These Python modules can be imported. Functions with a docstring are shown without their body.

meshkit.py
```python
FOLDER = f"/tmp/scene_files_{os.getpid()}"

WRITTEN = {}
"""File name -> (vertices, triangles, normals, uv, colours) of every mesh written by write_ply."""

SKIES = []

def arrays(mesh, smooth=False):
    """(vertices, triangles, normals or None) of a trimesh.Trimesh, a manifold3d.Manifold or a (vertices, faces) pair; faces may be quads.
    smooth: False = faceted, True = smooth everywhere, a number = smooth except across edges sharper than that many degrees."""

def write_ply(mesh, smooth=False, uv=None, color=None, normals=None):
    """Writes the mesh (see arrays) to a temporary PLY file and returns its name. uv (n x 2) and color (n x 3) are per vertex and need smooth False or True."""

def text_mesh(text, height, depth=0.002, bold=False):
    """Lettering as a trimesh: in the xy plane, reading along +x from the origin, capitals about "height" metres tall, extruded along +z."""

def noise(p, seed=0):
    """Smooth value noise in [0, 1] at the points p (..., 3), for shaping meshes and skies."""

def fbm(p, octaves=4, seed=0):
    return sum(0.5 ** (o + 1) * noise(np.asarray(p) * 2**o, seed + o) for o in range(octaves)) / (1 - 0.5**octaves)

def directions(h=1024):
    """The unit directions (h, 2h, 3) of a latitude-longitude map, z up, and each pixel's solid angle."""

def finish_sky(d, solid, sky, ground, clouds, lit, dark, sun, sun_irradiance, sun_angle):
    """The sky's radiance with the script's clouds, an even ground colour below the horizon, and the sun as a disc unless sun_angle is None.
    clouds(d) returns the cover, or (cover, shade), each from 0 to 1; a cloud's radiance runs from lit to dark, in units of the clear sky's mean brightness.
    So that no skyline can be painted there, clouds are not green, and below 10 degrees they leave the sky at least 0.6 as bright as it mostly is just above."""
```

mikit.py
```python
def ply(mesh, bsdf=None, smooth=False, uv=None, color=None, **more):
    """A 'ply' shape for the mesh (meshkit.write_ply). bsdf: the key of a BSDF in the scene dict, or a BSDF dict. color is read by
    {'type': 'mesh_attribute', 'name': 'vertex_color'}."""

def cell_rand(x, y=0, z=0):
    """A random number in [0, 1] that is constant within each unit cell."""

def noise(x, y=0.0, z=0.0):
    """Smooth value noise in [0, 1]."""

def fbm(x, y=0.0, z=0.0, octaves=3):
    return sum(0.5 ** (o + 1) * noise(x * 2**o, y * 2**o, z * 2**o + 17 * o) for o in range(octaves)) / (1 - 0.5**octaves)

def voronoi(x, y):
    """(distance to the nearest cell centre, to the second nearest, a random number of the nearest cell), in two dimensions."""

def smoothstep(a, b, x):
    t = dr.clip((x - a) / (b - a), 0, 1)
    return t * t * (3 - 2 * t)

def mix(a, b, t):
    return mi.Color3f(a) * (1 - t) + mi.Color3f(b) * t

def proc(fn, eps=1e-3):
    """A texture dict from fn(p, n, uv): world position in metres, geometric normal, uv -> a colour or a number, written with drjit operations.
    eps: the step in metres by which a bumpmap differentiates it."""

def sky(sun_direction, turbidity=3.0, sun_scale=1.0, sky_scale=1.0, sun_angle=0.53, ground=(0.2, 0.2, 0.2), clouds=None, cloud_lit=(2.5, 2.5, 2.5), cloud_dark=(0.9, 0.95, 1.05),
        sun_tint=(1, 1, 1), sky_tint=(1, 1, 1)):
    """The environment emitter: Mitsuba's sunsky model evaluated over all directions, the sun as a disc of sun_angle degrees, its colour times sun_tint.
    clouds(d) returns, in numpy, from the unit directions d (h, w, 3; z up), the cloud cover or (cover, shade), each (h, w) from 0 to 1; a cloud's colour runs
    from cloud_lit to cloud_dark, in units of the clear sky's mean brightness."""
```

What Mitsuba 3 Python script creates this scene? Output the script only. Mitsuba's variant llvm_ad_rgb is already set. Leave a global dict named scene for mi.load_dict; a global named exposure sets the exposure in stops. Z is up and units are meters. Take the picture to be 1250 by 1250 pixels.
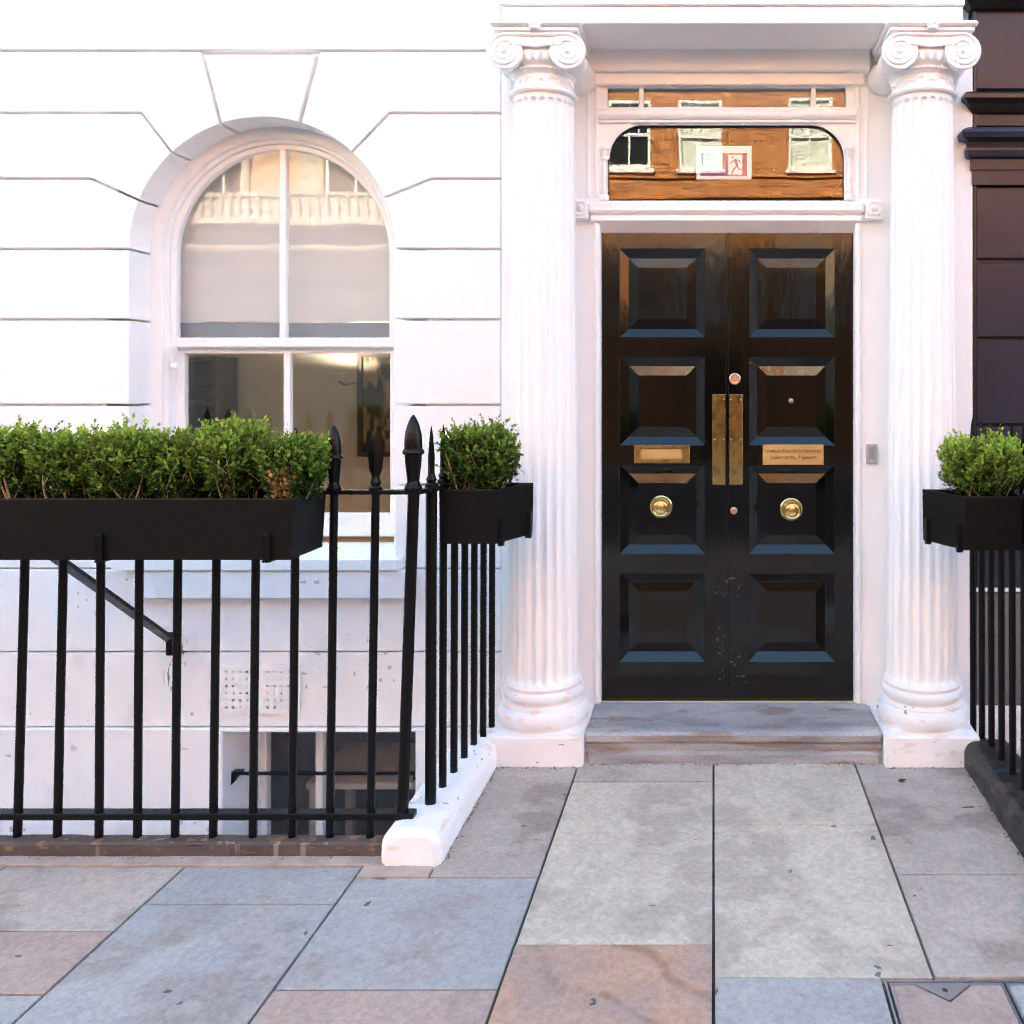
import math, random
import numpy as np, trimesh, manifold3d as m3
import mitsuba as mi, drjit as dr
import mikit, meshkit
from mikit import noise, fbm, voronoi, cell_rand, smoothstep, mix, proc
from shapely.geometry import Polygon, Point, box as sbox
from shapely.ops import unary_union

random.seed(7)
rng = np.random.default_rng(7)
T = mi.ScalarTransform4f
scene, labels = {}, {}

# ------------------------------------------------------------------ camera, sky, exposure
F, VX, VY, EYE = 1100.0, 871.0, 470.0, 1.7          # focal length and vanishing point in pixels of the 1250 px photograph
scene['camera'] = {'type': 'perspective', 'fov': math.degrees(2 * math.atan(625 / F)), 'fov_axis': 'x',
                   'principal_point_offset_x': 0.5 - VX / 1250, 'principal_point_offset_y': 0.5 - VY / 1250,
                   'near_clip': 0.05, 'far_clip': 2000.0,
                   'to_world': T().look_at(origin=[0, 0, EYE], target=[0, 1, EYE], up=[0, 0, 1])}
SUN = (-0.30, 0.80, 0.62)                            # behind the house: the street lies in its shade, the far side is sunlit
scene['sky_light'] = mikit.sky(SUN, turbidity=3.0, sky_tint=(1.15, 1.06, 0.87), sun_tint=(0.91, 1.00, 1.03))
exposure = 5.28


# ------------------------------------------------------------------ helpers
def wx(px, y):
    return (px - VX) * y / F


def wz(py, y):
    return EYE + (VY - py) * y / F


def new_key(name):
    if name not in scene and name not in labels:
        return name
    k = 1
    while f'{name}_{k:03d}' in scene or f'{name}_{k:03d}' in labels:
        k += 1
    return f'{name}_{k:03d}'


def add(name, mesh, bsdf, smooth=30, parent=None, label=None, **kw):
    key = new_key((parent + '__' if parent else '') + name)
    if isinstance(mesh, (list,)):
        mesh = trimesh.util.concatenate(mesh)
    scene[key] = mikit.ply(mesh, bsdf, smooth=smooth, **kw)
    if label:
        labels[key] = {'label': label}
    return key


def thing(name, label, category, group=None):
    key = new_key(name)
    labels[key] = {'label': label, 'category': category}
    if group:
        labels[key]['group'] = group
    return key


def tag(key, label, category=None, group=None, kind=None):
    labels[key] = {'label': label}
    if category:
        labels[key]['category'] = category
    if group:
        labels[key]['group'] = group
    if kind:
        labels[key]['kind'] = kind


def tm(man):
    m = man.to_mesh()
    return trimesh.Trimesh(np.array(m.vert_properties[:, :3]), np.array(m.tri_verts), process=False)


def hull(pts):
    return tm(m3.Manifold.hull_points(np.asarray(pts, float)))


def bx(x0, x1, y0, y1, z0, z1, c=0.0):
    if c <= 0:
        m = trimesh.creation.box(extents=(x1 - x0, y1 - y0, z1 - z0))
        m.apply_translation(((x0 + x1) / 2, (y0 + y1) / 2, (z0 + z1) / 2))
        return m
    p = []
    for a in (0, 1):
        for b in (0, 1):
            for d in (0, 1):
                X, Y, Z = (x0, x1)[a], (y0, y1)[b], (z0, z1)[d]
                sx, sy, sz = c * (1 - 2 * a), c * (1 - 2 * b), c * (1 - 2 * d)
                p += [(X, Y + sy, Z + sz), (X + sx, Y, Z + sz), (X + sx, Y + sy, Z)]
    return hull(p)


def worn(mesh, size=0.02, amp=0.003, freq=14.0, seed=0):
    v, f = trimesh.remesh.subdivide_to_size(mesh.vertices, mesh.faces, size)
    m = trimesh.Trimesh(v, f, process=True)
    m.merge_vertices()
    n = m.vertex_normals
    d = (meshkit.fbm(m.vertices * freq + 31.7, 3, seed) - 0.5) * 2 * amp
    m.vertices = m.vertices + n * d[:, None]
    return m


def inset(pts, c):
    """Mitred inward offset of a closed ring (counter-clockwise)."""
    p = np.asarray(pts, float)
    a, b = np.roll(p, 1, 0), np.roll(p, -1, 0)
    d0, d1 = p - a, b - p
    d0 /= np.linalg.norm(d0, axis=1, keepdims=True)
    d1 /= np.linalg.norm(d1, axis=1, keepdims=True)
    n0, n1 = np.stack([-d0[:, 1], d0[:, 0]], 1), np.stack([-d1[:, 1], d1[:, 0]], 1)
    s = n0 + n1
    return p + s * (c / np.maximum((s * n0).sum(1), 0.25))[:, None]


def ring(pts):
    p = np.asarray(pts, float)
    if np.allclose(p[0], p[-1]):
        p = p[:-1]
    a = 0.5 * np.sum(p[:, 0] * np.roll(p[:, 1], -1) - np.roll(p[:, 0], -1) * p[:, 1])
    return p if a > 0 else p[::-1]


def clean(poly, tol=1e-4):
    p = ring(poly.simplify(tol).exterior.coords)
    keep = np.linalg.norm(p - np.roll(p, 1, 0), axis=1) > 2e-4
    return p[keep]


def prism(poly, y0, y1, c=0.0):
    """A polygon in the x-z plane extruded from y0 (front) to y1, its front edges chamfered by c."""
    if isinstance(poly, (list, np.ndarray)):
        poly = Polygon(poly)
    if poly.geom_type != 'Polygon':
        return trimesh.util.concatenate([prism(g, y0, y1, c) for g in poly.geoms if g.area > 1e-6])
    if c <= 0:
        m = trimesh.creation.extrude_polygon(poly, y1 - y0, engine='earcut')
        v = m.vertices
        return trimesh.Trimesh(np.stack([v[:, 0], v[:, 2] + y0, v[:, 1]], 1), m.faces[:, ::-1], process=False)
    rings = [clean(poly)] + [clean(Polygon(r))[::-1] for r in poly.interiors]
    V, Fc, at = [], [], 0
    small = [inset(r, c) for r in rings]
    for r, s in zip(rings, small):
        n = len(r)
        V += [np.stack([s[:, 0], np.full(n, y0), s[:, 1]], 1), np.stack([r[:, 0], np.full(n, y0 + c), r[:, 1]], 1),
              np.stack([r[:, 0], np.full(n, y1), r[:, 1]], 1)]
        i = np.arange(n)
        j = (i + 1) % n
        for k in (0, 1):
            a, b = at + k * n, at + (k + 1) * n
            Fc += [np.stack([a + i, b + j, a + j], 1), np.stack([a + i, b + i, b + j], 1)]
        at += 3 * n
    for ys, rs, flip in ((y0, small, False), (y1, rings, True)):
        v, f = trimesh.creation.triangulate_polygon(Polygon(rs[0], rs[1:]), engine='earcut')
        V.append(np.stack([v[:, 0], np.full(len(v), ys), v[:, 1]], 1))
        # outward normal of the front face is -y
        a = np.cross(np.c_[v[f[:, 1]] - v[f[:, 0]], np.zeros(len(f))], np.c_[v[f[:, 2]] - v[f[:, 0]], np.zeros(len(f))])[:, 2]
        f = np.where((a > 0)[:, None], f, f[:, ::-1])
        Fc.append((f[:, ::-1] if flip else f) + at)
        at += len(v)
    m = trimesh.Trimesh(np.vstack(V), np.vstack(Fc), process=False)
    return m


def lathe(profile, n=32, centre=(0, 0, 0), axis='z'):
    """Profile [(radius, height)...]; capped at both ends."""
    p = list(profile)
    if p[0][0] > 0:
        p = [(0, p[0][1])] + p
    if p[-1][0] > 0:
        p = p + [(0, p[-1][1])]
    m = trimesh.creation.revolve(np.array(p, float), sections=n)
    v = m.vertices
    if axis == 'y':          # height runs towards the street (-y)
        v = np.stack([v[:, 0], -v[:, 2], v[:, 1]], 1)
    elif axis == 'x':
        v = np.stack([v[:, 2], v[:, 1], -v[:, 0]], 1)
    m = trimesh.Trimesh(v + np.array(centre), m.faces, process=False)
    return m


def tube(path, r, n=8, closed=False):
    path = np.asarray(path, float)
    r = np.broadcast_to(r, len(path))
    t = np.gradient(path, axis=0)
    t /= np.linalg.norm(t, axis=1, keepdims=True) + 1e-12
    ref = np.array([0.12, 0.3, 0.95]) if abs(t[0, 2]) < 0.8 else np.array([0.2, 0.97, 0.05])
    u = np.cross(t, ref)
    u /= np.linalg.norm(u, axis=1, keepdims=True)
    w = np.cross(t, u)
    a = np.arange(n) * 2 * math.pi / n
    V = path[:, None] + r[:, None, None] * (np.cos(a)[None, :, None] * u[:, None] + np.sin(a)[None, :, None] * w[:, None])
    k, i = np.meshgrid(np.arange(len(path) - 1), np.arange(n), indexing='ij')
    j = (i + 1) % n
    F0 = np.stack([k * n + i, k * n + j, (k + 1) * n + j], -1).reshape(-1, 3)
    F1 = np.stack([k * n + i, (k + 1) * n + j, (k + 1) * n + i], -1).reshape(-1, 3)
    V = V.reshape(-1, 3)
    c0, c1 = len(V), len(V) + 1
    V = np.vstack([V, path[:1], path[-1:]])
    i = np.arange(n)
    j = (i + 1) % n
    last = (len(path) - 1) * n
    return trimesh.Trimesh(V, np.vstack([F0, F1, np.stack([i * 0 + c0, j, i], 1), np.stack([i * 0 + c1, last + i, last + j], 1)]), process=False)


def bar_between(a, b, w, h):
    """A rectangular bar from a to b."""
    a, b = np.array(a, float), np.array(b, float)
    d = (b - a) / np.linalg.norm(b - a)
    s = np.cross(d, [0, 0, 1.0])
    s = s / np.linalg.norm(s) if np.linalg.norm(s) > 1e-6 else np.array([1.0, 0, 0])
    u = np.cross(s, d)
    return hull([q + i * s * w / 2 + j * u * h / 2 for q in (a, b) for i in (-1, 1) for j in (-1, 1)])


def arch(cx, zs, R, z0, n=48):
    a = np.linspace(0, math.pi, n)
    return Polygon([(cx + R, z0)] + [(cx + R * math.cos(t), zs + R * math.sin(t)) for t in a] + [(cx - R, z0)])


def union(ms):
    return trimesh.util.concatenate(ms)


# ------------------------------------------------------------------ materials
def prin(color, rough=0.5, **k):
    c = color if isinstance(color, dict) else {'type': 'rgb', 'value': list(color)}
    return {'type': 'principled', 'base_color': c, 'roughness': rough, **k}


def bumped(b, fn, scale=1.0, eps=2e-3):
    return {'type': 'bumpmap', 'nested': proc(fn, eps), 'scale': scale, 'bsdf': b}


def two(b):
    return {'type': 'twosided', 'bsdf': b}


def c_wall(p, n, uv):
    g = fbm(p.x * 3.1 + 7, p.y * 3.1, p.z * 2.3, 4)
    s = noise(p.x * 60, p.y * 60, p.z * 60)
    st = smoothstep(0.70, 0.86, fbm(p.x * 9, p.y * 9, p.z * 2.2, 4)) * 0.35
    c = mix((0.79, 0.785, 0.78), (0.84, 0.835, 0.83), g * 0.7 + s * 0.3)
    return mix(c, (0.66, 0.63, 0.61), st * 0.35)


def h_wall(p, n, uv):
    return 0.0005 * fbm(p.x * 18, p.y * 18, p.z * 18, 3) + 0.00012 * noise(p.x * 150, p.y * 150, p.z * 150)


scene['mat_wall'] = bumped(prin(proc(c_wall), 0.55, specular=0.35), h_wall)


def c_area(p, n, uv):
    g = fbm(p.x * 2.6 + 3, p.y * 2.0, p.z * 3.1, 4)
    st = smoothstep(0.60, 0.80, fbm(p.x * 7 + 4, p.y * 7, p.z * 3, 4))
    sp = smoothstep(0.84, 0.88, noise(p.x * 46, p.y * 46, p.z * 30)) * smoothstep(0.66, 0.74, noise(p.x * 3.5, 2.0, p.z * 3.5))
    c = mix((0.76, 0.76, 0.77), (0.81, 0.81, 0.82), g)
    c = mix(mix(c, (0.58, 0.57, 0.58), st * 0.45), (0.22, 0.19, 0.17), sp * 0.55)
    drip = smoothstep(0.62, 0.72, fbm(p.x * 85, 3.0, p.z * 16, 3)) * smoothstep(0.075, 0.03, dr.abs(p.x + 2.67)) * smoothstep(0.17, 0.20, p.z) * smoothstep(0.46, 0.42, p.z)
    return mix(c, (0.10, 0.06, 0.04), drip * 0.8)


scene['mat_column'] = prin((0.81, 0.805, 0.80), 0.5, specular=0.35)
scene['mat_area_wall'] = bumped(prin(proc(c_area), 0.6, specular=0.3), h_wall)
scene['mat_white_gloss'] = prin((0.80, 0.795, 0.79), 0.32, specular=0.5)


def c_stone_white(p, n, uv):
    g = fbm(p.x * 11, p.y * 11, p.z * 11, 4)
    bare = smoothstep(0.64, 0.74, fbm(p.x * 15 + 5, p.y * 15, p.z * 30, 4))
    chips = smoothstep(0.80, 0.84, noise(p.x * 60, p.y * 60, p.z * 90)) * smoothstep(0.74, 0.80, noise(p.x * 9, p.y * 9, p.z * 9))
    c = mix((0.74, 0.72, 0.71), (0.82, 0.81, 0.805), g)
    c = mix(c, (0.70, 0.55, 0.44), bare * 0.6)
    return mix(c, (0.20, 0.17, 0.15), chips * 0.8)


def h_stone(p, n, uv):
    return 0.003 * fbm(p.x * 22, p.y * 22, p.z * 22, 4)


scene['mat_worn_white'] = bumped(prin(proc(c_stone_white), 0.7, specular=0.25), h_stone)
scene['mat_iron'] = prin((0.0035, 0.0034, 0.0034), 0.30, specular=0.20)


def c_door(p, n, uv):
    ch = smoothstep(0.83, 0.87, noise(p.x * 95, p.y * 95, p.z * 70)) * smoothstep(0.42, 0.55, noise(p.x * 9 + 3, 1.0, p.z * 7)) * smoothstep(0.10, 0.03, dr.abs(p.x - 0.085)) * smoothstep(0.86, 0.70, p.z)
    return mix((0.0022, 0.0020, 0.0016), (0.16, 0.15, 0.14), ch * 0.6)


scene['mat_door'] = bumped(prin(proc(c_door), 0.10, specular=0.5),
                           lambda p, n, uv: 0.0011 * fbm(p.x * 16, p.y * 16, p.z * 5, 3) + 0.00025 * noise(p.x * 130, p.y * 40, p.z * 24))
scene['mat_brass'] = bumped(prin(proc(lambda p, n, uv: mix((0.78, 0.58, 0.24), (0.55, 0.38, 0.16), smoothstep(0.5, 0.75, fbm(p.x * 40, p.y * 40, p.z * 22, 4)))), 0.16, metallic=1.0), lambda p, n, uv: 0.0016 * fbm(p.x * 22, p.y * 22, p.z * 13, 3))
scene['mat_brass_dull'] = prin((0.62, 0.47, 0.22), 0.42, metallic=1.0)
scene['mat_bronze'] = prin((0.58, 0.42, 0.33), 0.35, metallic=1.0)
scene['mat_engraved'] = prin((0.10, 0.06, 0.02), 0.5)
scene['mat_steel'] = prin((0.42, 0.42, 0.44), 0.38, metallic=0.8)
scene['mat_grey_plastic'] = prin((0.36, 0.36, 0.37), 0.45)
scene['mat_planter'] = bumped(prin((0.0045, 0.0042, 0.0038), 0.42, specular=0.17), lambda p, n, uv: 0.0006 * fbm(p.x * 20, p.y * 20, p.z * 20, 3))
scene['mat_soil'] = bumped(prin((0.045, 0.028, 0.018), 0.95), lambda p, n, uv: 0.01 * fbm(p.x * 60, p.y * 60, p.z * 60, 3))
scene['mat_leaf'] = {'type': 'principledthin', 'base_color': {'type': 'mesh_attribute', 'name': 'vertex_color'}, 'roughness': 0.42, 'diff_trans': 0.55, 'spec_trans': 0.0}
scene['mat_twig'] = two(prin((0.30, 0.20, 0.11), 0.8))
scene['mat_glass'] = {'type': 'thindielectric', 'int_ior': 1.55}
scene['mat_blind'] = two(prin(proc(lambda p, n, uv: mix((0.55, 0.55, 0.53), (0.62, 0.62, 0.59), fbm(p.x * 1.5, p.z * 22, 0.3, 3))), 0.8))
scene['mat_blind_bar'] = prin((0.20, 0.23, 0.26), 0.5)
scene['mat_room'] = two(prin((0.60, 0.56, 0.50), 0.8))
scene['mat_hall'] = two(prin((0.24, 0.21, 0.18), 0.6))
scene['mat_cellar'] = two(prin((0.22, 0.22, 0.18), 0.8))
scene['mat_dark_wood'] = prin((0.05, 0.035, 0.025), 0.4)


def slab_mat(a, b, stain, seed, bands=0.0):
    def col(p, n, uv):
        r = cell_rand(dr.floor(p.x * 0.9 + seed), dr.floor(p.y * 0.9), seed)
        g = fbm(p.x * 2.3 + seed, p.y * 2.3 + 9 * seed, 0.5, 4)
        fine = noise(p.x * 190 + seed, p.y * 190) * 0.5 + noise(p.x * 71, p.y * 71 + seed) * 0.5
        c = mix(a, b, dr.clip(g * 1.5 - 0.25, 0, 1))
        if bands:
            w = p.y * 2.6 + p.x * 2.2 + 2.6 * fbm(p.x * 1.9 + 3.6, p.y * 1.5, 0.0, 3)
            s = dr.abs(w - dr.floor(w) - 0.5) * 2
            c = mix(c, (0.25, 0.135, 0.075), smoothstep(0.72, 0.96, s) * bands)
        c = mix(c, stain, smoothstep(0.48, 0.68, fbm(p.x * 4.5 + 2 * seed, p.y * 4.5, 2.0, 5)) * 0.6)
        c = mix(c, b, smoothstep(0.50, 0.66, fbm(p.x * 9 + 5 * seed, p.y * 13, 7.0, 4)) * 0.5)
        spot = smoothstep(0.955, 0.965, noise(p.x * 15 + 31 * seed, p.y * 19 + 5)) * smoothstep(0.45, 0.55, noise(p.x * 50, p.y * 50))
        c = mix(c, (0.05, 0.045, 0.045), spot * 0.75)
        return c * (0.80 + 0.40 * fine)
    return bumped(prin(proc(col), 0.62, specular=0.3),
                  lambda p, n, uv: 0.0035 * fbm(p.x * 9 + seed, p.y * 9, p.z * 9, 3) + 0.0012 * noise(p.x * 110, p.y * 110, 0.0))


scene['mat_slab_blue'] = slab_mat((0.28, 0.28, 0.285), (0.355, 0.345, 0.325), (0.25, 0.205, 0.185), 1.0)
scene['mat_slab_grey'] = slab_mat((0.42, 0.375, 0.305), (0.50, 0.45, 0.36), (0.32, 0.27, 0.23), 2.0)
scene['mat_slab_mauve'] = slab_mat((0.32, 0.275, 0.245), (0.42, 0.365, 0.31), (0.21, 0.16, 0.14), 3.0)
scene['mat_slab_pink'] = slab_mat((0.33, 0.245, 0.21), (0.39, 0.295, 0.25), (0.26, 0.21, 0.195), 4.0)
scene['mat_slab_banded'] = slab_mat((0.37, 0.225, 0.155), (0.41, 0.27, 0.20), (0.29, 0.235, 0.215), 5.0, 0.65)
scene['mat_mortar'] = bumped(prin(proc(lambda p, n, uv: mix((0.045, 0.038, 0.035), (0.15, 0.12, 0.10), fbm(p.x * 14, p.y * 14, 0, 4))), 0.9), lambda p, n, uv: 0.004 * fbm(p.x * 40, p.y * 40, p.z * 40, 3))
scene['mat_pointing'] = bumped(prin(proc(lambda p, n, uv: mix((0.26, 0.19, 0.155), (0.46, 0.38, 0.33), fbm(p.x * 18, p.y * 18, 0, 4))), 0.9), lambda p, n, uv: 0.004 * fbm(p.x * 40, p.y * 40, p.z * 40, 3))


def c_coping(p, n, uv):
    g = fbm(p.x * 13, p.y * 13, p.z * 13, 4)
    c = mix((0.035, 0.028, 0.026), (0.12, 0.085, 0.075), g)
    c = mix(c, (0.22, 0.11, 0.05), smoothstep(0.58, 0.72, fbm(p.x * 26 + 9, p.y * 26, p.z * 60, 4)) * 0.7)
    return mix(c, (0.45, 0.36, 0.28), smoothstep(0.68, 0.76, fbm(p.x * 26 + 2, p.y * 60, 4.0, 4)) * 0.35)


scene['mat_coping'] = bumped(prin(proc(c_coping), 0.75), h_stone)


def c_step(p, n, uv):
    g = fbm(p.x * 2.8, p.y * 7, p.z * 11, 4)
    c = mix((0.20, 0.20, 0.21), (0.43, 0.425, 0.42), dr.clip(g * 2.0 - 0.5, 0, 1))
    c = mix(c, (0.19, 0.135, 0.11), smoothstep(0.55, 0.7, fbm(p.x * 3.4 + 8, p.y * 9, p.z * 18, 4)) * 0.7)
    return c * (0.85 + 0.3 * noise(p.x * 150, p.y * 150, p.z * 150))


scene['mat_step'] = bumped(prin(proc(c_step), 0.55, specular=0.35), lambda p, n, uv: 0.004 * fbm(p.x * 9, p.y * 9, p.z * 9, 4))


def c_black_stone(p, n, uv):
    return mix((0.012, 0.012, 0.012), (0.045, 0.042, 0.038), smoothstep(0.45, 0.75, fbm(p.x * 12, p.y * 12, p.z * 12, 4)))


scene['mat_black_kerb'] = bumped(prin(proc(c_black_stone), 0.42, specular=0.45), h_stone)


def c_plum(p, n, uv):
    g = fbm(p.x * 3, p.y * 3, p.z * 3, 4)
    return mix((0.022, 0.022, 0.034), (0.038, 0.036, 0.055), g)


scene['mat_plum'] = bumped(prin(proc(c_plum), 0.26, specular=0.3), lambda p, n, uv: 0.0015 * fbm(p.x * 13, p.y * 13, p.z * 13, 4))
scene['mat_plum_dark'] = bumped(prin((0.014, 0.012, 0.011), 0.30, specular=0.5), h_wall)


def c_brick(base_a, base_b):
    def col(p, n, uv):
        row = dr.floor(p.z / 0.075)
        u = p.x / 0.225 + 0.5 * (row - 2 * dr.floor(row / 2))
        fx, fz = u - dr.floor(u), p.z / 0.075 - row
        m = dr.maximum(smoothstep(0.44, 0.47, dr.abs(fx - 0.5)), smoothstep(0.38, 0.45, dr.abs(fz - 0.5)))
        r = cell_rand(dr.floor(u), row, 3)
        return mix(mix(base_a, base_b, r), (0.52, 0.40, 0.28), m * 0.6)
    return col


scene['mat_brick'] = two(prin(proc(c_brick((0.27, 0.070, 0.010), (0.54, 0.19, 0.036))), 0.85))
scene['mat_brick_pale'] = two(prin(proc(c_brick((0.40, 0.22, 0.13), (0.50, 0.30, 0.19))), 0.85))
scene['mat_stucco'] = prin((0.36, 0.335, 0.29), 0.7)
scene['mat_curtain'] = prin(proc(lambda p, n, uv: mix((0.42, 0.46, 0.42), (0.72, 0.74, 0.68), fbm(p.x * 16, 0.0, p.z * 1.4, 3))), 0.6, clearcoat=0.6, clearcoat_gloss=0.9)
scene['mat_dark_pane'] = prin((0.012, 0.015, 0.014), 0.12, specular=0.6)
scene['mat_asphalt'] = prin((0.055, 0.055, 0.057), 0.85)
scene['mat_paving_far'] = prin((0.26, 0.25, 0.24), 0.8)
scene['mat_roof'] = prin((0.06, 0.06, 0.065), 0.7)
scene['mat_sign_white'] = prin((0.72, 0.70, 0.68), 0.5)
scene['mat_sign_purple'] = prin((0.09, 0.03, 0.13), 0.5)
scene['mat_sign_teal'] = prin((0.08, 0.28, 0.30), 0.5)

# ------------------------------------------------------------------ ground, road, pavement
k = add('ground', bx(-300, 300, -300, 300, -3.2, -2.9), 'mat_asphalt')
tag(k, 'broad ground under the street', kind='structure')
k = add('road', bx(-60, 60, -7.6, -0.9, -1.0, -0.12), 'mat_asphalt')
tag(k, 'asphalt road of the street', kind='structure')
k = add('far_pavement', bx(-60, 60, -11.0, -7.6, -1.0, 0.0), 'mat_paving_far')
tag(k, 'pavement on the opposite side of the street', kind='structure')
PAVE = 'pavement'
base = [bx(-60, -1.185, -0.9, 3.245, -1.0, -0.02), bx(-1.185, 1.33, -0.9, 4.40, -1.0, -0.02), bx(1.33, 60, -0.9, 3.245, -1.0, -0.02)]
k = add(PAVE, base, 'mat_mortar')
tag(k, 'stone flag pavement in front of the white house', kind='structure')
SL = [  # x0, x1, y0, y1, material
    (-0.605, 0.000, 3.862, 4.075, 'mat_slab_mauve'), (-0.605, 0.000, 2.740, 3.862, 'mat_slab_grey'), (-0.605, 0.000, 1.60, 2.740, 'mat_slab_banded'),
    (0.000, 0.634, 3.486, 4.075, 'mat_slab_grey'), (0.000, 0.634, 2.585, 3.486, 'mat_slab_grey'), (0.000, 0.482, 1.45, 2.585, 'mat_slab_blue'),
    (0.634, 1.135, 3.130, 4.06, 'mat_slab_mauve'), (0.634, 1.135, 2.585, 3.130, 'mat_slab_mauve'),
    (-0.985, -0.605, 3.112, 4.075, 'mat_slab_mauve'), (-1.240, -0.605, 2.535, 3.112, 'mat_slab_blue'), (-1.240, -0.605, 1.70, 2.535, 'mat_slab_pink'),
    (-1.868, -1.240, 2.955, 3.185, 'mat_slab_blue'), (-1.868, -1.240, 1.95, 2.955, 'mat_slab_blue'),
    (-2.500, -1.868, 2.808, 3.185, 'mat_slab_mauve'), (-2.500, -1.868, 2.515, 2.808, 'mat_slab_pink'), (-2.500, -1.868, 1.80, 2.515, 'mat_slab_blue'),
    (-3.200, -2.500, 2.62, 3.185, 'mat_slab_mauve'), (-3.200, -2.500, 1.90, 2.62, 'mat_slab_grey'),
    (1.135, 1.80, 2.585, 3.185, 'mat_slab_grey'), (-3.9, -3.2, 2.3, 3.185, 'mat_slab_blue'),
]
mats = ['mat_slab_blue', 'mat_slab_grey', 'mat_slab_mauve', 'mat_slab_pink']
r2 = random.Random(3)
for x0, x1, ys in ((-0.605, 0.0, 1.60), (0.0, 0.482, 1.45), (-1.240, -0.605, 1.70), (-1.868, -1.240, 1.95), (-2.5, -1.868, 1.80), (-3.2, -2.5, 1.90), (0.482, 1.16, 1.60), (1.16, 1.80, 1.60)):
    while ys > -0.6:
        y2 = max(ys - r2.uniform(0.6, 1.0), -0.72)
        SL.append((x0, x1, y2, ys, r2.choice(mats)))
        ys = y2
G = 0.0044
for i, (x0, x1, y0, y1, mname) in enumerate(SL):
    dz = r2.uniform(-0.0022, 0.0022)
    m = bx(x0 + G, x1 - G, y0 + G, y1 - G, -0.04, dz, 0.0018)
    # a slight tilt of each flag
    v = m.vertices
    tx, ty = r2.uniform(-0.002, 0.002), r2.uniform(-0.0018, 0.0018)
    v[:, 2] += (v[:, 0] - (x0 + x1) / 2) * tx + (v[:, 1] - (y0 + y1) / 2) * ty
    add('slab', trimesh.Trimesh(v, m.faces, process=False), mname, False, PAVE)
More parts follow.
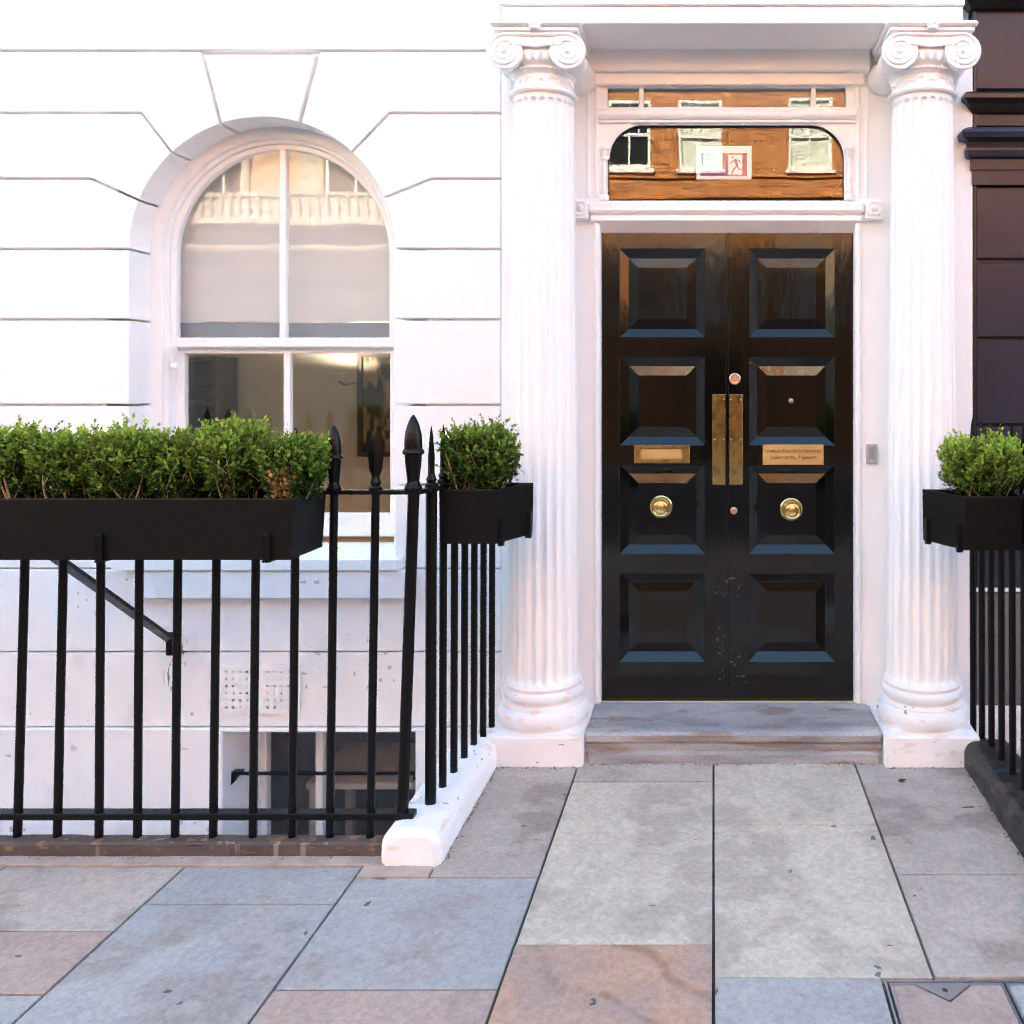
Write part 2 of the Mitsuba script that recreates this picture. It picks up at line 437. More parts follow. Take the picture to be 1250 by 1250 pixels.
# worn pointing at the foot of the kerb
m = worn(bx(-6, -1.0, 3.187, 3.246, -0.04, 0.004, 0.003), 0.03, 0.004, 20)
add('pointing', m, 'mat_pointing', 40, PAVE)
add('pointing', worn(bx(-1.236, -0.988, 3.116, 3.186, -0.04, 0.0025, 0.002), 0.03, 0.003, 20, 4), 'mat_pointing', 40, PAVE)

# inspection cover with steel edges
cv = thing('access_cover', 'recessed access cover filled with pink stone, steel edged with a triangular steel corner plate', 'access cover')
fx0, fx1, fy0, fy1 = 0.486, 1.155, 1.62, 2.572
frame = prism([(0, 0), (1, 0), (1, 1), (0, 1)], 0, 1)
outer = Polygon([(fx0, fy0), (fx1, fy0), (fx1, fy1), (fx0, fy1)])


def flat(poly, z0, z1):
    m = trimesh.creation.extrude_polygon(poly, z1 - z0, engine='earcut')
    m.apply_translation((0, 0, z0))
    return m


add('frame', flat(outer.difference(outer.buffer(-0.006, join_style=2)), -0.03, 0.0015), 'mat_steel', False, cv)
inner = outer.buffer(-0.013, join_style=2)
right = sbox(fx0 + 0.355, fy0, fx1, fy1)
left_tray = inner.difference(sbox(fx0 + 0.335, fy0 - 1, fx1 + 1, fy1 + 1))
right_tray = inner.difference(sbox(fx0 - 1, fy0 - 1, fx0 + 0.342, fy1 + 1))
for tray in (left_tray, right_tray):
    add('tray_edge', flat(tray.difference(tray.buffer(-0.006, join_style=2)), -0.03, 0.0025), 'mat_steel', False, cv)
xa, xb = wx(1119, 2.55), wx(1184, 2.55)
tri = Polygon([(xa, fy1 - 0.0195), (xb, fy1 - 0.0195), ((xa + xb) / 2 + 0.002, fy1 - 0.085)])
add('infill_slab', flat(left_tray.buffer(-0.007, join_style=2).difference(tri.buffer(0.004)), -0.03, -0.0005), 'mat_slab_pink', False, cv)
add('infill_slab', flat(right_tray.buffer(-0.007, join_style=2), -0.03, -0.0005), 'mat_slab_blue', False, cv)
keyhole = Point((xa + xb) / 2, fy1 - 0.043).buffer(0.009)
add('corner_plate', flat(tri.difference(keyhole), -0.012, 0.002), 'mat_steel', False, cv)

# ------------------------------------------------------------------ the white house
H = thing('terraced_house', 'white stucco terraced house with an arched window and a black double door between columns', 'house')
WL, FACE, BACK = -40.0, 4.47, 4.512
XR = 1.276
CX, ZS, RA = -2.24, 2.37, 0.66
SILL = 0.850
vent_cut = sbox(wx(274, FACE), wz(868, FACE), wx(364, FACE), wz(815, FACE))
wall = sbox(WL, -2.6, XR, 15.4)
win_hole = arch(CX, ZS, RA + 0.14, SILL - 0.02)
door_hole = sbox(-0.66, 0.10, 0.80, 3.22)
bwx0, bwx1, bwz0, bwz1 = -2.43, wx(508, FACE), -1.25, wz(893, FACE)
base_hole = sbox(bwx0, bwz0, bwx1, bwz1)
add('wall', prism(wall.difference(unary_union([win_hole, door_hole, base_hole, vent_cut])), BACK, 4.95), 'mat_wall', False, H)
add('roof', hull([(WL, 4.5, 15.4), (XR, 4.5, 15.4), (WL, 14.5, 15.4), (XR, 14.5, 15.4), (WL, 8, 17.0), (XR, 8, 17.0), (WL, 11, 17.0), (XR, 11, 17.0)]), 'mat_roof', False, H)
add('side_wall', bx(WL, WL + 0.3, 4.96, 14.5, -2.6, 15.4), 'mat_wall', False, H)
add('rear_wall', bx(WL, XR, 14.2, 14.5, -2.6, 15.4), 'mat_wall', False, H)

# rusticated stucco blocks: courses split by real joints that run on into the arch
XL, XE = -6.0, wx(612, FACE)
J = [4.05, 3.70, wz(62, FACE), wz(138, FACE), wz(218, FACE), wz(304, FACE), wz(390, FACE), wz(494.5, FACE), 1.204, wz(694.5, FACE)]
opening = arch(CX, ZS, RA, SILL)
L_diag = {wz(138, FACE): ((wx(172, FACE), wz(138, FACE)), (wx(212, FACE), wz(190, FACE))),
          wz(218, FACE): ((wx(110, FACE), wz(218, FACE)), (wx(170, FACE), wz(245, FACE)))}
R_diag = {wz(138, FACE): ((wx(475, FACE), wz(138, FACE)), (wx(430, FACE), wz(185, FACE))),
          wz(218, FACE): ((wx(527, FACE), wz(218, FACE)), (wx(472, FACE), wz(240, FACE)))}
key_poly = Polygon([(wx(247, FACE), 3.345), (wx(388, FACE), 3.345), (wx(359, FACE), 2.9), (wx(275, FACE), 2.9)])


def path(z, side, diag):
    x_far = XL if side < 0 else XE
    if z in diag:
        a, b = diag[z]
        d = np.array(b) - np.array(a)
        e = np.array(b) + d / np.linalg.norm(d) * 0.25
        return [(x_far, z), a, tuple(e)]
    return [(x_far, z), (CX, z)]


GJ = 0.0062
for i in range(len(J) - 1):
    zt, zb = J[i], J[i + 1]
    if i < 2:
        polys = [sbox(XL, zb, XE, zt)]
    else:
        polys = []
        for side, diag in ((-1, L_diag), (1, R_diag)):
            up, lo = path(zt, side, diag), path(zb, side, diag)
            polys.append(Polygon(up + lo[::-1]))
    for p in polys:
        p = p.buffer(0)
        p = p.buffer(-GJ, join_style=2).difference(opening).difference(key_poly.buffer(GJ + 0.003, join_style=2))
        if p.geom_type != 'Polygon':
            p = max(p.geoms, key=lambda g: g.area)
        if p.area > 0.004:
            add('stone_block', prism(p, FACE, 4.64, 0.003), 'mat_wall', False, H)
key_small = key_poly.buffer(-0.009, join_style=2).difference(opening)
if key_small.geom_type != 'Polygon':
    key_small = max(key_small.geoms, key=lambda g: g.area)
add('keystone', prism(key_small, FACE - 0.003, 4.64, 0.003), 'mat_wall', False, H, 'tapered keystone at the crown of the arch')

# basement wall courses
zA, zB, zC = wz(694.5, FACE), wz(796, FACE), wz(888, FACE)
for zt, zb, y in ((zA, zB, FACE), (zB, zC, FACE + 0.004), (zC, -2.4, FACE - 0.012)):
    p = sbox(XL, zb, XE, zt)  .buffer(-0.0038, join_style=2).difference(sbox(bwx0, -1.25, bwx1, bwz1)).difference(vent_cut)
    if p.geom_type != 'Polygon':
        for g in p.geoms:
            add('basement_block', prism(g, y, BACK + 0.006, 0.004), 'mat_area_wall', False, H)
    else:
        add('basement_block', prism(p, y, BACK + 0.006, 0.004), 'mat_area_wall', False, H)
add('window_apron', bx(-2.845, -1.475, 4.415, 4.50, wz(731, 4.42), wz(697, 4.42), 0.006), 'mat_area_wall', False, H)

# perforated vent
vent = []
vx0, vx1, vz0, vz1 = wx(271, FACE), wx(367, FACE), wz(871, FACE), wz(812, FACE)
plate = sbox(vx0, vz0, vx1, vz1)
holes = []
nx, nz = 11, 6
for a in range(nx):
    for b in range(nz):
        if a == 5:
            continue
        cx0, cz0 = vx0 + (a + 0.7) / (nx + 0.4) * (vx1 - vx0), vz0 + (b + 0.9) / (nz + 0.8) * (vz1 - vz0)
        holes.append(Point(cx0, cz0).buffer(r2.choice([0.004, 0.005, 0.0065]), 3))
add('vent_plate', prism(plate.difference(unary_union(holes)), FACE - 0.006, FACE - 0.001, 0.0), 'mat_area_wall', False, H, 'perforated vent plate in the basement wall')
add('vent_flue', prism(plate, 4.70, 4.72), 'mat_area_wall', False, H)

# ---- the arched window
def pane_grid(x0, x1, z0, z1, y, seed, inside=None, step=0.03):
    nx_, nz_ = max(3, int((x1 - x0) / step)), max(3, int((z1 - z0) / step))
    X_, Z_ = np.meshgrid(np.linspace(x0, x1, nx_), np.linspace(z0, z1, nz_))
    Y_ = y + 0.00035 * (meshkit.fbm(np.stack([X_ * 3.2, 0 * X_, Z_ * 4.0], -1), 2, seed) - 0.5)
    i_, j_ = np.meshgrid(np.arange(nx_ - 1), np.arange(nz_ - 1))
    q_ = (j_ * nx_ + i_).ravel()
    f_ = np.vstack([np.stack([q_, q_ + 1, q_ + nx_ + 1], 1), np.stack([q_, q_ + nx_ + 1, q_ + nx_], 1)])
    m_ = trimesh.Trimesh(np.stack([X_, Y_, Z_], -1).reshape(-1, 3), f_, process=False)
    if inside is not None:
        c_ = m_.triangles_center
        m_.update_faces(np.array([inside(a, b) for a, b in c_[:, [0, 2]]]))
    return m_


W = H + '__window'
fr = arch(CX, ZS, RA + 0.05, SILL - 0.045).difference(arch(CX, ZS, 0.604, SILL + 0.004))
add('frame', [prism(fr, 4.642, 4.70, 0.004), prism(arch(CX, ZS, 0.618, SILL - 0.03).difference(arch(CX, ZS, 0.583, SILL + 0.012)), 4.668, 4.76, 0.004)], 'mat_white_gloss', 30, W)
ZM0, ZM1 = wz(424, 4.68), wz(412, 4.68)
us = arch(CX, ZS, 0.585, ZM0).difference(arch(CX, ZS, 0.554, ZM1))
add('upper_sash', prism(us, 4.685, 4.725, 0.005), 'mat_white_gloss', 30, W)
add('glazing_bar', bx(CX - 0.017, CX + 0.017, 4.682, 4.72, ZM1 - 0.005, ZS + 0.558, 0.005), 'mat_white_gloss', False, W)
ls = sbox(CX - 0.585, 0.905, CX + 0.585, ZM0 + 0.01).difference(sbox(CX - 0.54, wz(626, 4.75), CX + 0.54, ZM0 - 0.03))
add('lower_sash', prism(ls, 4.732, 4.772, 0.005), 'mat_white_gloss', 30, W)
add('glazing_bar', bx(CX - 0.018, CX + 0.018, 4.729, 4.768, wz(626, 4.75) - 0.005, ZM0, 0.005), 'mat_white_gloss', False, W)
for k_, (a_, b_) in enumerate(((CX - 0.575, CX), (CX, CX + 0.575))):
    add('pane', pane_grid(a_, b_, ZM1 - 0.005, ZS + 0.58, 4.705, 3 + k_, lambda x, z: z < ZS or math.hypot(x - CX, z - ZS) < 0.580), 'mat_glass', True, W)
    add('pane', pane_grid(a_ + 0.02 * (1 - k_), b_ - 0.02 * k_, 1.0, ZM0, 4.752, 5 + k_), 'mat_glass', True, W)
# sash horn and sill
add('sash_horn', [hull([(x, y, z) for x in (-2.79, -2.765) for y, z in ((4.645, 1.90), (4.61, 1.90), (4.61, 1.86), (4.635, 1.80), (4.645, 1.80))]),
                  lathe([(0.016, 0), (0.016, 0.03)], 16, (-2.778, 4.625, 1.795), 'x')], 'mat_white_gloss', 30, W)
sill = hull([(x, y, z) for x in (CX - 0.70, CX + 0.70) for y, z in ((4.40, SILL - 0.055), (4.40, SILL - 0.005), (4.78, SILL + 0.018), (4.78, SILL - 0.055))])
add('sill', sill, 'mat_wall', False, W)

# room behind
room = bx(-5.4, -1.25, 4.955, 7.3, 0.45, 3.3)
room.invert()
room.update_faces(~((np.abs(room.triangles_center[:, 1] - 4.955) < 1e-4)))
add('room_lining', room, 'mat_room', False, H)
hall = bx(-1.2, 1.25, 4.957, 9.5, 0.1, 3.7)
hall.invert()
hall.update_faces(~((np.abs(hall.triangles_center[:, 1] - 4.957) < 1e-4)))
add('hall_lining', hall, 'mat_hall', False, H)
add('door_lintel', bx(-0.68, 0.82, 4.55, 4.94, 3.2, 3.3), 'mat_room', False, H)
# basement window
BW = H + '__basement_window'
byf = 4.83
bf = sbox(bwx0 + 0.0, bwz0, bwx1 - 0.0, bwz1).difference(unary_union([sbox(bwx0 + 0.03, bwz0 + 0.04, -2.135, bwz1 - 0.012), sbox(-2.095, bwz0 + 0.04, bwx1 - 0.02, bwz1 - 0.03)]))
add('frame', prism(bf, byf, byf + 0.05, 0.005), 'mat_white_gloss', False, BW)
bp = trimesh.Trimesh([(bwx0, byf + 0.03, bwz0), (bwx1, byf + 0.03, bwz0), (bwx1, byf + 0.03, bwz1), (bwx0, byf + 0.03, bwz1)], [(0, 1, 2), (0, 2, 3)], process=False)
add('pane', bp, 'mat_glass', False, BW)
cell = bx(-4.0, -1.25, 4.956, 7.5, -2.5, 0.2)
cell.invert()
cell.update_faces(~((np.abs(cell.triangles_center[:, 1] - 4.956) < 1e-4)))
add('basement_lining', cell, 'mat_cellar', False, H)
zb_ = wz(944, 4.56)
add('security_bar', [tube([(bwx0 + 0.012, 4.56, zb_), (bwx1 - 0.0, 4.56, zb_)], 0.009, 10), hull([(bwx0, 4.535, zb_ - 0.05), (bwx0 + 0.05, 4.54, zb_ + 0.014), (bwx0, 4.585, zb_ - 0.05), (bwx0 + 0.05, 4.58, zb_ + 0.014), (bwx0, 4.54, zb_ + 0.014), (bwx0, 4.58, zb_ + 0.014)]),
     hull([(bwx1 - 0.04, 4.54, zb_ - 0.02), (bwx1, 4.54, zb_ - 0.05), (bwx1, 4.58, zb_ + 0.1), (bwx1 - 0.012, 4.54, zb_ + 0.1), (bwx1 - 0.04, 4.58, zb_ - 0.02)])], 'mat_iron', 30, BW)

# ---- door surround
YP = 4.42
add('pilaster', prism(sbox(XE + 0.012, -0.3, -0.5545, 3.335), YP, 4.52, 0.005), 'mat_wall', False, H)
add('pilaster', prism(sbox(0.692, -0.3, XR - 0.004, 3.335), YP, 4.52, 0.005), 'mat_wall', False, H)
for s, xe in ((-1, -0.5545), (1, 0.692)):
    add('architrave', [bx(min(xe, xe + s * 0.032), max(xe, xe + s * 0.032), 4.398, 4.45, 0.139, 2.50, 0.010), bx(min(xe + s * 0.05, xe + s * 0.066), max(xe + s * 0.05, xe + s * 0.066), 4.405, 4.44, 2.62, 3.16, 0.006),
        bx(min(xe + s * 0.012, xe + s * 0.026), max(xe + s * 0.012, xe + s * 0.026), 4.405, 4.44, 2.62, 3.16, 0.006)], 'mat_white_gloss', False, H)
# frieze moulding under the soffit
add('frieze_moulding', [bx(-0.62, 0.76, 4.365, 4.45, 3.225, 3.334, 0.004), bx(-0.60, 0.74, 4.395, 4.47, 3.165, 3.2255, 0.006)], 'mat_white_gloss', False, H)
# transom over the door
ZT = [wz(y, 4.40) for y in (247, 261, 264, 282)]
add('transom', [bx(-0.612, 0.735, 4.372, 4.47, ZT[1], ZT[0], 0.012), bx(-0.60, 0.725, 4.40, 4.47, ZT[2], ZT[1], 0.0), bx(-0.60, 0.725, 4.385, 4.47, wz(271, 4.4), ZT[2], 0.006),
    hull([(x, y, z) for x in (-0.5545, 0.692) for y, z in ((4.39, wz(271, 4.4)), (4.47, wz(271, 4.4)), (4.455, ZT[3]), (4.47, ZT[3]))])], 'mat_white_gloss', False, H)
for cx0 in (wx(707.5, 4.37), wx(1067.5, 4.37)):
    zc = wz(254, 4.37)
    add('patera', [bx(cx0 - 0.042, cx0 + 0.042, 4.385, 4.43, zc - 0.043, zc + 0.043, 0.005), bx(cx0 - 0.046, cx0 + 0.046, 4.372, 4.43, zc - 0.052, zc - 0.042, 0.003),
        lathe([(0.037, 0), (0.037, 0.012), (0.031, 0.016), (0.028, 0.008), (0.017, 0.008), (0.015, 0.018), (0.008, 0.024), (0, 0.024)], 28, (cx0, 4.386, zc + 0.002), 'y')], 'mat_white_gloss', 30, H)

# ---- fanlight
FL = H + '__fanlight'
GX0, GX1 = wx(742, 4.45), wx(1032, 4.45)
GZ = [wz(y, 4.45) for y in (246, 152, 135, 109)]


def round_top(x0, x1, z0, z1, r, n=12):
    a = np.linspace(0, math.pi / 2, n)
    return Polygon([(x0, z0), (x1, z0)] + [(x1 - r + r * math.cos(t), z1 - r + r * math.sin(t)) for t in a] + [(x0 + r + r * math.cos(t + math.pi / 2), z1 - r + r * math.sin(t + math.pi / 2)) for t in a])


lower_open = round_top(GX0, GX1, GZ[0], GZ[1], 0.175)
sq = sbox(GX0 - 0.05, GZ[0] - 0.03, GX1 + 0.05, GZ[3] + 0.03)
add('frame', prism(sq.difference(lower_open).difference(sbox(GX0, GZ[2], GX1, GZ[3])), 4.425, 4.452, 0.004), 'mat_white_gloss', 25, FL)
bead = list(round_top(GX0 + 0.004, GX1 - 0.004, GZ[0], GZ[1] - 0.004, 0.172).exterior.coords)[1:-1]
add('bead', tube([(x, 4.43, z) for x, z in bead], 0.0065, 8), 'mat_white_gloss', 30, FL)
add('transom_bar', [tube([(GX0 - 0.045, 4.418, (GZ[1] + GZ[2]) / 2 + 0.004), (GX1 + 0.045, 4.418, (GZ[1] + GZ[2]) / 2 + 0.004)], 0.026, 16), bx(GX0 - 0.045, GX1 + 0.045, 4.40, 4.45, GZ[2] - 0.012, GZ[2] + 0.002, 0.003), bx(GX0 - 0.045, GX1 + 0.045, 4.408, 4.45, GZ[1] - 0.002, GZ[1] + 0.010, 0.003)], 'mat_white_gloss', 30, FL)
for px in (783, 993):
    x = wx(px, 4.44)
    add('glazing_bar', bx(x - 0.0115, x + 0.0115, 4.428, 4.462, GZ[2], GZ[3] + 0.002, 0.004), 'mat_white_gloss', False, FL)
for xx in (GX0 - 0.012, GX1 + 0.012):
    z0, z1 = GZ[0], wz(182, 4.42)
    add('colonnette', lathe([(0.022, z0), (0.022, z0 + 0.02), (0.015, z0 + 0.028), (0.019, z0 + 0.05), (0.0135, z0 + 0.06), (0.0135, z0 + 0.10), (0.016, z0 + 0.105), (0.0135, z0 + 0.11), (0.0125, z1 - 0.06), (0.018, z1 - 0.054), (0.018, z1 - 0.048), (0.013, z1 - 0.04), (0.021, z1 - 0.018), (0.021, z1 - 0.008), (0.025, z1 - 0.004), (0.025, z1 + 0.012)], 20, (xx, 4.418, 0)), 'mat_white_gloss', 30, FL)
add('pane', pane_grid(GX0 - 0.02, GX1 + 0.02, GZ[0] - 0.01, GZ[1] + 0.01, 4.456, 11), 'mat_glass', True, FL)
add('pane', pane_grid(GX0 - 0.02, GX1 + 0.02, GZ[2] - 0.01, GZ[3] + 0.01, 4.456, 12), 'mat_glass', True, FL)

# pictogram sign standing behind the fanlight glass
SG = thing('pictogram_sign', 'small white bordered sign with running figure behind the glass over the door', 'sign')
ys = 4.475
sx0, sx1, sz0, sz1 = wx(850, ys), wx(917.5, ys), wz(219, ys), wz(178, ys)
add('board', bx(sx0, sx1, ys, ys + 0.006, sz0, sz1, 0.001), 'mat_sign_white', False, SG)


def srect(px0, px1, py0, py1):
    return sbox(wx(px0, ys), wz(py1, ys), wx(px1, ys), wz(py0, ys))


add('purple_print', prism(unary_union([srect(855, 912, 208, 215), srect(882, 912, 187, 215)]).difference(srect(889, 906, 189, 213)), ys - 0.0012, ys - 0.0002), 'mat_sign_purple', False, SG)
tri_up = Polygon([(wx(860, ys), wz(201, ys)), (wx(868, ys), wz(193, ys)), (wx(876, ys), wz(201, ys)), (wx(871.5, ys), wz(201, ys)), (wx(871.5, ys), wz(206.5, ys)), (wx(864.5, ys), wz(206.5, ys)), (wx(864.5, ys), wz(201, ys))])
add('teal_print', prism(srect(856, 880, 187, 207).difference(tri_up), ys - 0.0012, ys - 0.0002), 'mat_sign_teal', False, SG)


def stroke(pts, w):
    from shapely.geometry import LineString
    return LineString([(wx(a, ys), wz(b, ys)) for a, b in pts]).buffer(w)


runner = unary_union([Point(wx(894.3, ys), wz(192.2, ys)).buffer(0.0055), stroke([(897.5, 195.5), (900, 203)], 0.006), stroke([(891.5, 199.5), (896, 195.8), (901, 195.5), (904, 198.5)], 0.0028),
                      stroke([(899.5, 203), (896, 206), (893.5, 211.5)], 0.0036), stroke([(900.5, 203), (902, 206.5), (906, 207.5)], 0.0032)])
add('running_figure', prism(runner, ys - 0.0014, ys - 0.0003), 'mat_sign_purple', False, SG)

# ---- the double door
DY = 4.462
DZ0, DZ1 = wz(855, DY), wz(285, DY) + 0.01
xm = wx(887.5, DY)
leaves = ((-0.562, xm - 0.0015, 756.7, 860.0, 'left'), (xm + 0.0015, 0.70, 914.5, 1018.7, 'right'))
rows = ((304, 411.5), (436, 543.5), (568, 676), (701, 807.5))


def panel_mesh(x0, x1, z0, z1):
    ch, fl, bv = 0.041, 0.003, 0.046
    lev = [(0.0, 0.002), (ch, 0.028), (ch + fl, 0.028), (ch + fl + bv, 0.0200)]
    V, Fc = [], []
    for d, y in lev:
        V += [(x0 + d, DY + y, z0 + d), (x1 - d, DY + y, z0 + d), (x1 - d, DY + y, z1 - d), (x0 + d, DY + y, z1 - d)]
    for k in range(len(lev) - 1):
        for i in range(4):
            j = (i + 1) % 4
            Fc += [(4 * k + i, 4 * k + j, 4 * k + 4 + j), (4 * k + i, 4 * k + 4 + j, 4 * k + 4 + i)]
    q = 4 * (len(lev) - 1)
    Fc += [(q, q + 1, q + 2), (q, q + 2, q + 3)]
    return trimesh.Trimesh(V, Fc, process=False)


for x0, x1, a, b, side in leaves:
    D = H + ('__door_leaf' if side == 'left' else '__door_leaf_001')
    leaf = sbox(x0, DZ0 + 0.004, x1, DZ1)
    hs = [sbox(wx(a, DY), wz(r1, DY), wx(b, DY), wz(r0, DY)) for r0, r1 in rows]
    add('stile_frame', prism(leaf.difference(unary_union(hs)), DY, DY + 0.045, 0.0025), 'mat_door', False, D)
    for (r0, r1) in rows:
        add('panel', panel_mesh(wx(a, DY), wx(b, DY), wz(r1, DY), wz(r0, DY)), 'mat_door', False, D)
    # push plate
    p0, p1 = ((869.5, 886.2) if side == 'left' else (889.5, 907.0))
    pz0, pz1 = wz(592, DY), wz(481, DY)
    add('push_plate', bx(wx(p0, DY), wx(p1, DY), DY - 0.006, DY + 0.002, pz0, pz1, 0.004), 'mat_brass', False, D)
    sc = []
    for fz in (0.06, 0.5, 0.94):
        for fxx in (0.16, 0.84):
            sc.append(lathe([(0.0045, 0), (0.004, 0.0015), (0.0, 0.0022)], 10, (wx(p0, DY) + fxx * (wx(p1, DY) - wx(p0, DY)), DY - 0.0058, pz0 + fz * (pz1 - pz0)), 'y'))
    for s_ in sc:
        add('screw', s_, 'mat_brass_dull', True, D)
    # centre knob
    kx, ky = ((806.3, 620.5) if side == 'left' else (967, 623.5))
    yk = DY + 0.020
    kk = [(0.056, 0.0), (0.056, 0.004), (0.050, 0.008), (0.030, 0.010), (0.021, 0.016), (0.019, 0.030), (0.026, 0.036), (0.040, 0.043), (0.044, 0.052), (0.043, 0.060), (0.038, 0.066), (0.034, 0.064), (0.030, 0.066), (0.027, 0.071), (0.018, 0.073), (0.015, 0.071), (0.011, 0.075), (0.0, 0.077)]
    add('knob', lathe(kk, 36, (wx(kx, DY - 0.04), yk, wz(ky, DY - 0.04)), 'y'), 'mat_brass', 25, D)
    if side == 'left':
        lb = [wx(774, DY), wx(842, DY), wz(565.5, DY), wz(543.5, DY)]
        fl_ = [wx(782.5, DY), wx(832.5, DY), wz(560.5, DY), wz(547.5, DY)]
        add('letterbox', prism(sbox(lb[0], lb[2], lb[1], lb[3]).difference(sbox(fl_[0], fl_[2], fl_[1], fl_[3])), DY - 0.009, DY + 0.002, 0.003), 'mat_brass', False, D)
        add('letterbox_flap', bx(fl_[0] + 0.001, fl_[1] - 0.001, DY - 0.003, DY + 0.002, fl_[2] + 0.001, fl_[3] - 0.002, 0.001), 'mat_brass_dull', False, D)
    else:
        nb = [wx(931, DY), wx(1005.5, DY), wz(567.5, DY), wz(542.5, DY)]
        add('name_plate', bx(nb[0], nb[1], DY - 0.006, DY + 0.002, nb[2], nb[3], 0.002), 'mat_brass_dull', False, D, 'brass plate engraved with two lines of text')
        for text, zz, wd in (('Visitors, Post & Deliveries to', wz(552.2, DY), 0.268), ('report to No.7 please', wz(560.0, DY), 0.222)):
            t = meshkit.text_mesh(text, 0.0155, 0.0006)
            v = t.vertices
            s = wd / (v[:, 0].max() - v[:, 0].min())
            v = np.stack([(v[:, 0] - v[:, 0].min()) * s + (nb[0] + nb[1]) / 2 - wd / 2, DY - 0.0061 - v[:, 2], v[:, 1] + zz], 1)
            add('lettering', trimesh.Trimesh(v, t.faces[:, ::-1], process=False), 'mat_engraved', False, D)
        add('lock', lathe([(0.029, 0), (0.029, 0.006), (0.023, 0.009), (0.017, 0.008), (0.016, 0.012), (0.006, 0.012), (0.005, 0.006), (0, 0.006)], 24, (wx(897, DY), DY, wz(462.5, DY)), 'y'), 'mat_bronze', 25, D)
        add('lock', lathe([(0.018, 0), (0.018, 0.004), (0.014, 0.006), (0.007, 0.006), (0.006, 0.001), (0, 0.001)], 20, (wx(895.7, DY), DY, wz(623.5, DY)), 'y'), 'mat_bronze', 25, D)
        add('spyhole', lathe([(0.013, 0), (0.013, 0.003), (0.008, 0.008), (0, 0.010)], 16, (wx(966, DY), DY + 0.020, wz(489.3, DY)), 'y'), 'mat_steel', 25, D)
        add('cover_strip', bx(xm - 0.006, xm + 0.008, DY - 0.006, DY + 0.001, DZ0 + 0.006, DZ1, 0.003), 'mat_door', False, D)
add('threshold', bx(-0.56, 0.70, 4.44, 4.56, 0.118, 0.1415, 0.004), 'mat_brass_dull', False, H)
# bell push on the jamb
DB = thing('door_bell', 'grey oblong bell push on the white jamb right of the door', 'door bell')
add('body', bx(wx(1057, YP), wx(1070, YP), YP - 0.022, YP + 0.002, wz(565.5, YP), wz(542, YP), 0.004), 'mat_grey_plastic', False, DB)
add('button', bx(wx(1059, YP), wx(1068, YP), YP - 0.026, YP - 0.01, wz(560, YP), wz(545, YP), 0.003), 'mat_steel', False, DB)

# ---- step
st = union([bx(-0.585, 0.762, 4.045, 4.47, 0.085, 0.1385, 0.014), bx(-0.585, 0.762, 4.062, 4.47, -0.02, 0.087, 0.003)])
add('door_step', worn(st, 0.03, 0.0035, 9, 3), 'mat_step', 40, H)
add('step_fillet', worn(bx(-0.57, 0.75, 4.045, 4.08, -0.02, 0.052, 0.012), 0.03, 0.005, 12, 5), 'mat_step', 40, H)


# ---- columns
def shaft_mesh(cx, cy):
    z0, z1 = 0.325, 3.035
    rb, rt = 0.163, 0.139
    nfl, per = 22, 10
    n = nfl * per
    zf0, zf1 = wz(838, 4.06), wz(116, 4.07)
    cap = 0.022
    zs = np.unique(np.round(np.concatenate([[z0, z0 + 0.01, z0 + 0.03, z0 + 0.05], zf0 + cap * (1 - np.cos(np.linspace(0, math.pi / 2, 6))), np.linspace(zf0 + cap, zf1 - cap, 14), zf1 - cap * (1 - np.cos(np.linspace(0, math.pi / 2, 6))), [z1 - 0.03, z1]]), 5))
    th = np.arange(n) * 2 * math.pi / n
    u = (np.arange(n) % per) / per - 0.5 + 0.5 / per
    V = []
    for z in zs:
        t = (z - z0) / (z1 - z0)
        r = rb + (rt - rb) * (0.35 * t + 0.65 * t * t)
        if z < z0 + 0.06:
            r += 0.014 * (1 - (z - z0) / 0.06) ** 2
        d = min(z - zf0, zf1 - z)
        w = 0.0 if d <= 0 else 0.39 * math.sqrt(max(0.0, 1 - max(0.0, 1 - d / cap) ** 2))
        dep = np.zeros(n)
        if w > 0.01:
            q = np.clip(1 - (u / w) ** 2, 0, 1)
            dep = 0.0155 * np.sqrt(q) * (w / 0.39)
        rr = r - dep
        V.append(np.stack([cx + rr * np.sin(th), cy - rr * np.cos(th), np.full(n, z)], 1))
    V = np.vstack(V)
    i, k_ = np.meshgrid(np.arange(n), np.arange(len(zs) - 1))
    j = (i + 1) % n
    Fc = np.concatenate([np.stack([k_ * n + i, k_ * n + j, (k_ + 1) * n + j], -1).reshape(-1, 3), np.stack([k_ * n + i, (k_ + 1) * n + j, (k_ + 1) * n + i], -1).reshape(-1, 3)])
    return trimesh.Trimesh(V, Fc, process=False)


def spiral(cx, cz, y, R, sgn, turns=2.6, n=90):
    t = np.linspace(0, 1, n)
    r = R * (1 - 0.86 * t ** 0.85)
    a = math.pi / 2 + sgn * -1 * t * turns * 2 * math.pi
    return np.stack([cx + r * np.cos(a), np.full(n, y), cz + r * np.sin(a)], 1), 0.0085 * (1 - 0.62 * t)


